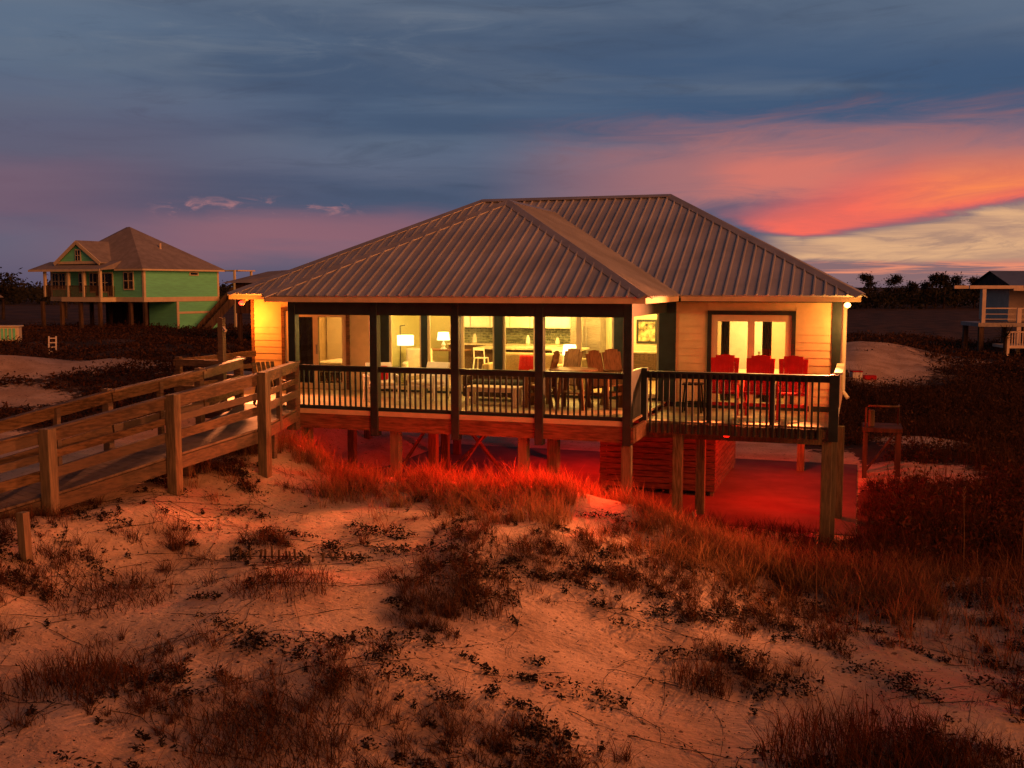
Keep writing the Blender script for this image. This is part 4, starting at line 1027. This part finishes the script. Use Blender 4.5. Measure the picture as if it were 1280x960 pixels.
def grow():
    rng = np.random.default_rng(5)
    # tall dry grass along the crest in front of the pilings
    x, y = scatter((-9.2, 5.6, -6.6, .6), 11000, rng)
    crest = -1.7 + (-3.2 + 1.7) * sst(x, -1.5, 3.5)
    dens = np.exp(-((y - crest + .25) / 1.45) ** 2) * np.clip(.56 + 2.4 * vnoise(x, y, 1.15) + 1.2 * vnoise(x, y, .5), 0, 1.3); k = rng.random(len(x)) < dens * .62
    x, y = x[k], y[k]; n = len(x)
    V, q, t = tufts(x, y, rng.uniform(.04, .20, n), rng.integers(8, 34, n), rng.uniform(.20, .66, n), .65, .0040, 1)
    stuff('tall_grass', V, q, t, M['grass'], 'tall dry grass along the dune crest, glowing red before the pilings', 'grass')
    # looser tufts over the near dune
    x, y = scatter((-8.5, 7.5, -13.5, -1.5), 10500, rng)
    v = vnoise(x + 31, y, 1.9) + .45 * vnoise(x, y + 17, .8)
    bare = sst(x, -9, -3) * 0 + np.exp(-(((x + 4.6) / 1.6) ** 2 + ((y + 4.6) / 1.3) ** 2))
    v = v * .75 + .55 * vnoise(x + 7, y, .42); k = (v - .30 * bare - .10 * rng.random(len(x)) > -.01) & (rng.random(len(x)) < .75); x, y = x[k], y[k]; n = len(x)
    V, q, t = tufts(x, y, rng.uniform(.02, .17, n), rng.integers(5, 38, n), rng.uniform(.06, .40, n), .9, .0033, 2)
    stuff('dune_grass', V, q, t, M['sedge'], 'dark thin grass tufts scattered over the near sand', 'grass')
    # right shoulder of the dune: brown grass, dense
    x, y = scatter((.8, 11.5, -9.0, -.2), 3600, rng)
    line = -2.6 - .20 * (x - 2); d = np.exp(-((y - line) / (1.3 + .22 * np.maximum(x - 2, 0))) ** 2) * (.3 + 1.2 * (vnoise(x, y, 1.3) + .5)); k = rng.random(len(x)) < d * .55; x, y = x[k], y[k]; n = len(x)
    V, q, t = tufts(x, y, rng.uniform(.08, .26, n), rng.integers(14, 32, n), rng.uniform(.28, .62, n), .5, .0040, 3)
    stuff('shoulder_grass', V, q, t, M['grass'], 'brown grass over the right shoulder of the dune', 'grass')
    # rank grass at the slab's front edge
    x = np.concatenate([rng.uniform(.2, 5.4, 420), rng.uniform(4.6, 8.2, 700)]); y = np.concatenate([rng.uniform(-1.6, 1.75, 420), rng.uniform(-1., 8., 700)]); n = len(x)
    V, q, t = tufts(x, y, rng.uniform(.06, .24, n), rng.integers(12, 40, n), rng.uniform(.15, .50, n), .6, .0042, 9)
    stuff('edge_grass', V, q, t, M['sedge'], 'dark grass before the front edge of the red lit slab', 'grass')
    # creeping vines that cross the sand
    mb = MB(); VL = []
    for i in range(150):
        px_, py_ = rng.uniform(-8, 7.5), rng.uniform(-13, -2.2); a = rng.uniform(0, 6.28); pts = []; st = rng.uniform(.09, .16); cv = rng.normal(0, .05)
        for s_ in range(int(rng.integers(10, 34))):
            pts.append((px_, py_, ground(px_, py_) + float(rng.uniform(-.008, .02)))); VL.append(pts[-1]); a += cv + rng.normal(0, .13); px_ += math.cos(a) * st; py_ += math.sin(a) * st
        mb.tube(pts, [float(q_) for q_ in rng.uniform(.0015, .0048, len(pts))], 4, False)
    me = bpy.data.meshes.new('creeping_vine'); me.from_pydata(mb.v, [], mb.f); me.materials.append(M['litter'])
    o = bpy.data.objects.new('creeping_vine', me); COL.objects.link(o); tag(o, 'thin dark creeping vines lying across the sand', 'vines', kind='stuff')
    VP = np.repeat(np.array(VL), 2, 0); VP = VP + rng.normal(0, .03, VP.shape) * np.array([1, 1, .25]) + np.array([0, 0, .012])
    V, q = leaf_cloud(VP[rng.random(len(VP)) < .5], .022, rng, .5); stuff('vine_leaves', V, q, None, M['litter'], 'small dark leaves along the creeping vines', 'leaves')
    # clumps of dead leaves and wrack
    P = []
    for i in range(1500):
        cx, cy = rng.uniform(-8.5, 8), rng.uniform(-13.5, -2.2)
        if vnoise(cx + 31, cy, 1.9) * .7 + rng.uniform(-.4, .4) < .06: continue
        R0 = .025 + .30 * rng.random() ** 4; a0 = rng.uniform(0, 6.28)
        for b in range(int(rng.integers(2, 8))):
            a0 += rng.normal(0, .7); cx += math.cos(a0) * R0 * .9; cy += math.sin(a0) * R0 * .6; r = R0 * rng.uniform(.4, 1.1)
            k = int(rng.uniform(180, 700) * r ** 1.2) + 3; rr = np.abs(rng.normal(0, .55, k)) * r; a = rng.uniform(0, 6.28, k)
            x, y = cx + rr * np.cos(a) * 1.3, cy + rr * np.sin(a); z = terrain(x, y) + rng.random(k) * .10 * np.exp(-rr / r) + .004
            P.append(np.stack([x, y, z], -1))
    V, q = leaf_cloud(np.concatenate(P), .026, rng, .45)
    stuff('leaf_litter', V, q, None, M['litter'], 'dark clumps of dead leaves and wrack on the sand', 'litter')
    x, y = scatter((-8.5, 8, -13.5, -2.), 15000, rng); P = np.stack([x, y, terrain(x, y) + .008], -1); V, q = leaf_cloud(P, .013, rng, .75)
    stuff('sand_debris', V, q, None, M['litter'], 'small dark scraps strewn over the sand', 'litter')
    # low scrub: right hollow, both fields
    P = []
    for (sx0, sx1, sy0, sy1, cnt, size, lf) in ((5.0, 34, 16, 52, 8500, .40, 40), (-62, 42, 42, 105, 9000, .62, 24), (-32, -3, 27, 47, 4200, .30, 22)):
        a, b = rng.uniform(sx0, sx1, cnt), rng.uniform(sy0, sy1, cnt)
        X = CAM.x + RIGHT.x * a + FWD.x * b; Y = CAM.y + RIGHT.y * a + FWD.y * b
        k = (scrubby(X, Y) + .5 * vnoise(X, Y, 2.4) > .52) & ~((X > -11.6) & (X < 5.3) & (Y > -1) & (Y < 14)); X, Y = X[k], Y[k]
        s = size * rng.uniform(.5, 1.5, len(X)); c = np.stack([X, Y, terrain(X, Y)], -1)
        d = rng.normal(size=(len(X), lf, 3)); d[..., 2] = np.abs(d[..., 2]) * (.8 if sx0 == 5.0 else .42); d *= s[:, None, None] * .62
        P.append((c[:, None] + d).reshape(-1, 3))
    for i, (p_, sz, nm, lb) in enumerate(zip(P, (.062, .11, .07), ('scrub_thicket', 'field_scrub', 'bank_scrub'), ('dark low scrub filling the hollow right of the house', 'dark brown scrub across the fields behind the houses', 'dark scrub on the sandy bank left of the ramp'))):
        V, q = leaf_cloud(p_, sz, rng); stuff(nm, V, q, None, M['scrubleaf'], lb, 'scrub')
    a, b = rng.uniform(5, 26, 5200), rng.uniform(15.5, 44, 5200); X = CAM.x + RIGHT.x * a + FWD.x * b; Y = CAM.y + RIGHT.y * a + FWD.y * b
    k = (scrubby(X, Y) + .5 * vnoise(X, Y, 2.4) > .35) & ~((X > -11.6) & (X < 5.3) & (Y > -1) & (Y < 14)); X, Y = X[k], Y[k]; n = len(X)
    V, q, t = tufts(X, Y, rng.uniform(.05, .3, n), rng.integers(4, 14, n), rng.uniform(.5, 1.15, n), .4, .0050, 6)
    stuff('hollow_grass', V, q, t, M['sedge'], 'dim brown stems and grass standing out of the right hand scrub', 'grass')
    # distant wood along the horizon
    a = rng.uniform(-160, 240, 2600); b = rng.uniform(236, 300, 2600)
    X = CAM.x + RIGHT.x * a + FWD.x * b; Y = CAM.y + RIGHT.y * a + FWD.y * b; hh = 4.0 + 2.2 * vnoise(X, Y, 30) + rng.uniform(-.6, .8, len(X)) 
    d = rng.normal(size=(len(X), 22, 3)) * np.array([1.2, 1.2, .8]); c = np.stack([X, Y, terrain(X, Y) + hh * rng.uniform(.25, .95, len(X))], -1)
    V, q = leaf_cloud((c[:, None] + d).reshape(-1, 3), .55, rng); stuff('far_wood', V, q, None, M['treeleaf'], 'dark wood along the horizon behind the fields', 'wood')
grow()

def single_clump(label, x, y, r, n, h, seed, m='sedge', lean=.5):
    V, q, t = tufts([x], [y], [r], [n], [h], lean, .0042, seed); V = V - np.array([x, y, 0])
    me = np_mesh('grass_clump', V, q, t); me.materials.append(M[m]); o = bpy.data.objects.new('grass_clump', me); COL.objects.link(o); o.location = (x, y, 0)
    tag(o, label, 'grass clump', 'large grass clumps on the near dune')
single_clump('widest dark grass clump, at the lower right corner of the dune', 4.55, -9.9, 1.0, 1500, .55, 21)
single_clump('dark grass clump at the very bottom, left of the widest clump', 3.35, -11.2, .4, 380, .42, 22)
single_clump('small upright grass clump on bare sand right of the dune middle', 2.75, -8.4, .38, 260, .40, 23)
single_clump('dark clump of grass and dead stems at the middle of the dune', -.55, -7.6, .75, 700, .34, 24)
single_clump('dark flattened grass clump at the left edge of the dune', -5.0, -9.2, .85, 800, .26, 25, lean=1.0)
single_clump('grass clump in the bottom left corner', -3.5, -11.5, .6, 650, .34, 26)
single_clump('low dark grass clump between the left edge and the dune middle', -2.9, -8.3, .7, 620, .28, 27, lean=.8)
single_clump('dark grass clump in the lower right corner beside the widest clump', 5.6, -10.2, .8, 1100, .5, 30)
single_clump('dark sprawling clump along the bottom edge, right of the dune middle', 2.0, -11.6, .7, 800, .35, 31, lean=.9)
single_clump('dark sprawling clump along the bottom edge, left of the dune middle', -.9, -11.9, .8, 1000, .33, 32, lean=.9)
single_clump('red lit grass clump on the crest right of the bare sand patch', -.7, -3.6, .55, 520, .55, 28, 'grass')
single_clump('brown grass clump on the crest above the slat fence', -4.7, -3.1, .6, 560, .5, 29, 'grass')

# tall single grass stalks
def stalk(label, p, h, lean):
    t = thing('grass_stalk', label, 'stalk', p, 0, 'tall single grass stalks')
    MB().tube([(0, 0, -.05), (lean * .3, 0, h * .5), (lean, 0, h)], [.008, .006, .0025], 5).build('stem', 'bnwood', t)
    o = MB()
    for k in range(5): z = h * (.86 + .025 * k); o.bar((lean * z / h, 0, z), (lean * z / h + .03 * (-1) ** k, .01, z + .06), .012, .004)
    o.build('seed_head', 'bnwood', t)
stalk('tallest lit stalk, standing before the right corner piling', site(4.2, 14.0), 1.25, -.03)
stalk('tall stalk right of the corner piling against the dark hollow', site(7.1, 16.0), 1.5, -.05)
stalk('short stalk just left of the slab edge', site(3.05, 16.3), .75, -.16)
stalk('thin stalk at the far right edge of the picture', site(8.15, 16.3), 1.4, .02)

# slat fence remains
t = thing('sand_fence', 'row of short broken slats half buried across the sand', 'fence', site(-4.2, 14.9, 0))
def slat(a, b, h, dx, w=.035):
    p_ = site(a, b); q_ = p_ - t.location
    MB().bar(q_ - Vector((0, 0, .15)), q_ + Vector((dx, .01, h)), w, .012, (0, 1, 0)).build('slat', 'ramp', t)
for k in range(11): slat(-4.15 + k * .098 + random.uniform(-.02, .02), 15.1 + random.uniform(-.05, .05), random.uniform(.08, .19), random.uniform(-.05, .05))
for k in range(8): slat(-3.05 + k * .105 + random.uniform(-.03, .03), 14.95 + .03 * k, random.uniform(.06, .16), random.uniform(-.14, .08))
w_ = MB().tube([tuple(site(-4.25 + k * .2, 15.08, None) - t.location + Vector((0, 0, .05))) for k in range(12)], .006, 5)
w_.build('wire', 'black', t)

# trees standing above the far wood
def tree(label, a, b, h, r, seed):
    rng = np.random.default_rng(seed); p_ = site(a, b); T = thing('pine_tree', label, 'tree', p_, 0, 'trees on the horizon')
    MB().tube([(0, 0, -.5), (.15, .1, h * .5), (.05, 0, h * .93)], [.26, .17, .05], 7).build('trunk', 'bark', T)
    P = []; mb = MB()
    for k in range(9):
        an = rng.uniform(0, 6.28); z = h * rng.uniform(.58, .97); rr = r * rng.uniform(.2, .85) * (1.2 - z / h * .6); c = np.array([math.cos(an) * rr, math.sin(an) * rr, z])
        mb.bar((0.1, 0, z - .8), tuple(c), .1, .1, (0, 1, .1), .04, .04); P.append(c + rng.normal(size=(95, 3)) * np.array([.5, .5, .34]) * r * .55)
    mb.build('limb', 'bark', T)
    V, q = leaf_cloud(np.concatenate(P), .30, rng); me = np_mesh('crown', V, q); me.materials.append(M['treeleaf']); o = bpy.data.objects.new('crown', me); COL.objects.link(o); o.parent = T
for i, (u, h, r, lab) in enumerate(((1082, 8.0, 2.2, 'round tree on the horizon nearest the house roof'), (1116, 7.6, 2.3, 'broad tree on the horizon, second from the house roof'), (1139, 6.4, 1.6, 'small tree on the horizon between two broader ones'),
                                    (1156, 6.3, 1.7, 'small tree just left of the twin crowned pair'), (1167, 8.0, 2.0, 'left tree of the tallest pair on the horizon'), (1178, 8.0, 1.9, 'right tree of the tallest pair on the horizon'),
                                    (1193, 7.6, 2.2, 'broad tree just left of the pergola beam'), (1216, 6.9, 1.9, 'tree showing above the pergola beam'))):
    tree(lab, (u - 640) * 245 / 1300, 245, h, r, 40 + i)
for i, (a, b, h, r, lab) in enumerate(((-66, 135, 5.6, 3.0, 'dark bushy tree between the cottage and the mint house'), (-60, 140, 5.2, 3.2, 'dark bushy tree left of the mint house porch'))):
    tree(lab, a, b, h, r, 60 + i)
# a spiky palm bush under the pale house
p_ = site(34.6, 73.0)
T = thing('palm_bush', 'dark palm bush in front of the pale house deck', 'palm', p_)
MB().tube([(0, 0, -.3), (.05, 0, 1.5)], [.16, .12], 8).build('trunk', 'bark', T)
b = MB()
for k in range(26):
    an = random.uniform(0, 6.28); el_ = random.uniform(-.3, 1.2); d = Vector((math.cos(an) * math.cos(el_), math.sin(an) * math.cos(el_), math.sin(el_)))
    b.bar(Vector((.05, 0, 1.5)), Vector((.05, 0, 1.5)) + d * random.uniform(.7, 1.1), .10, .02, (0, 0, 1), .02, .01)
b.build('frond', 'treeleaf', T)
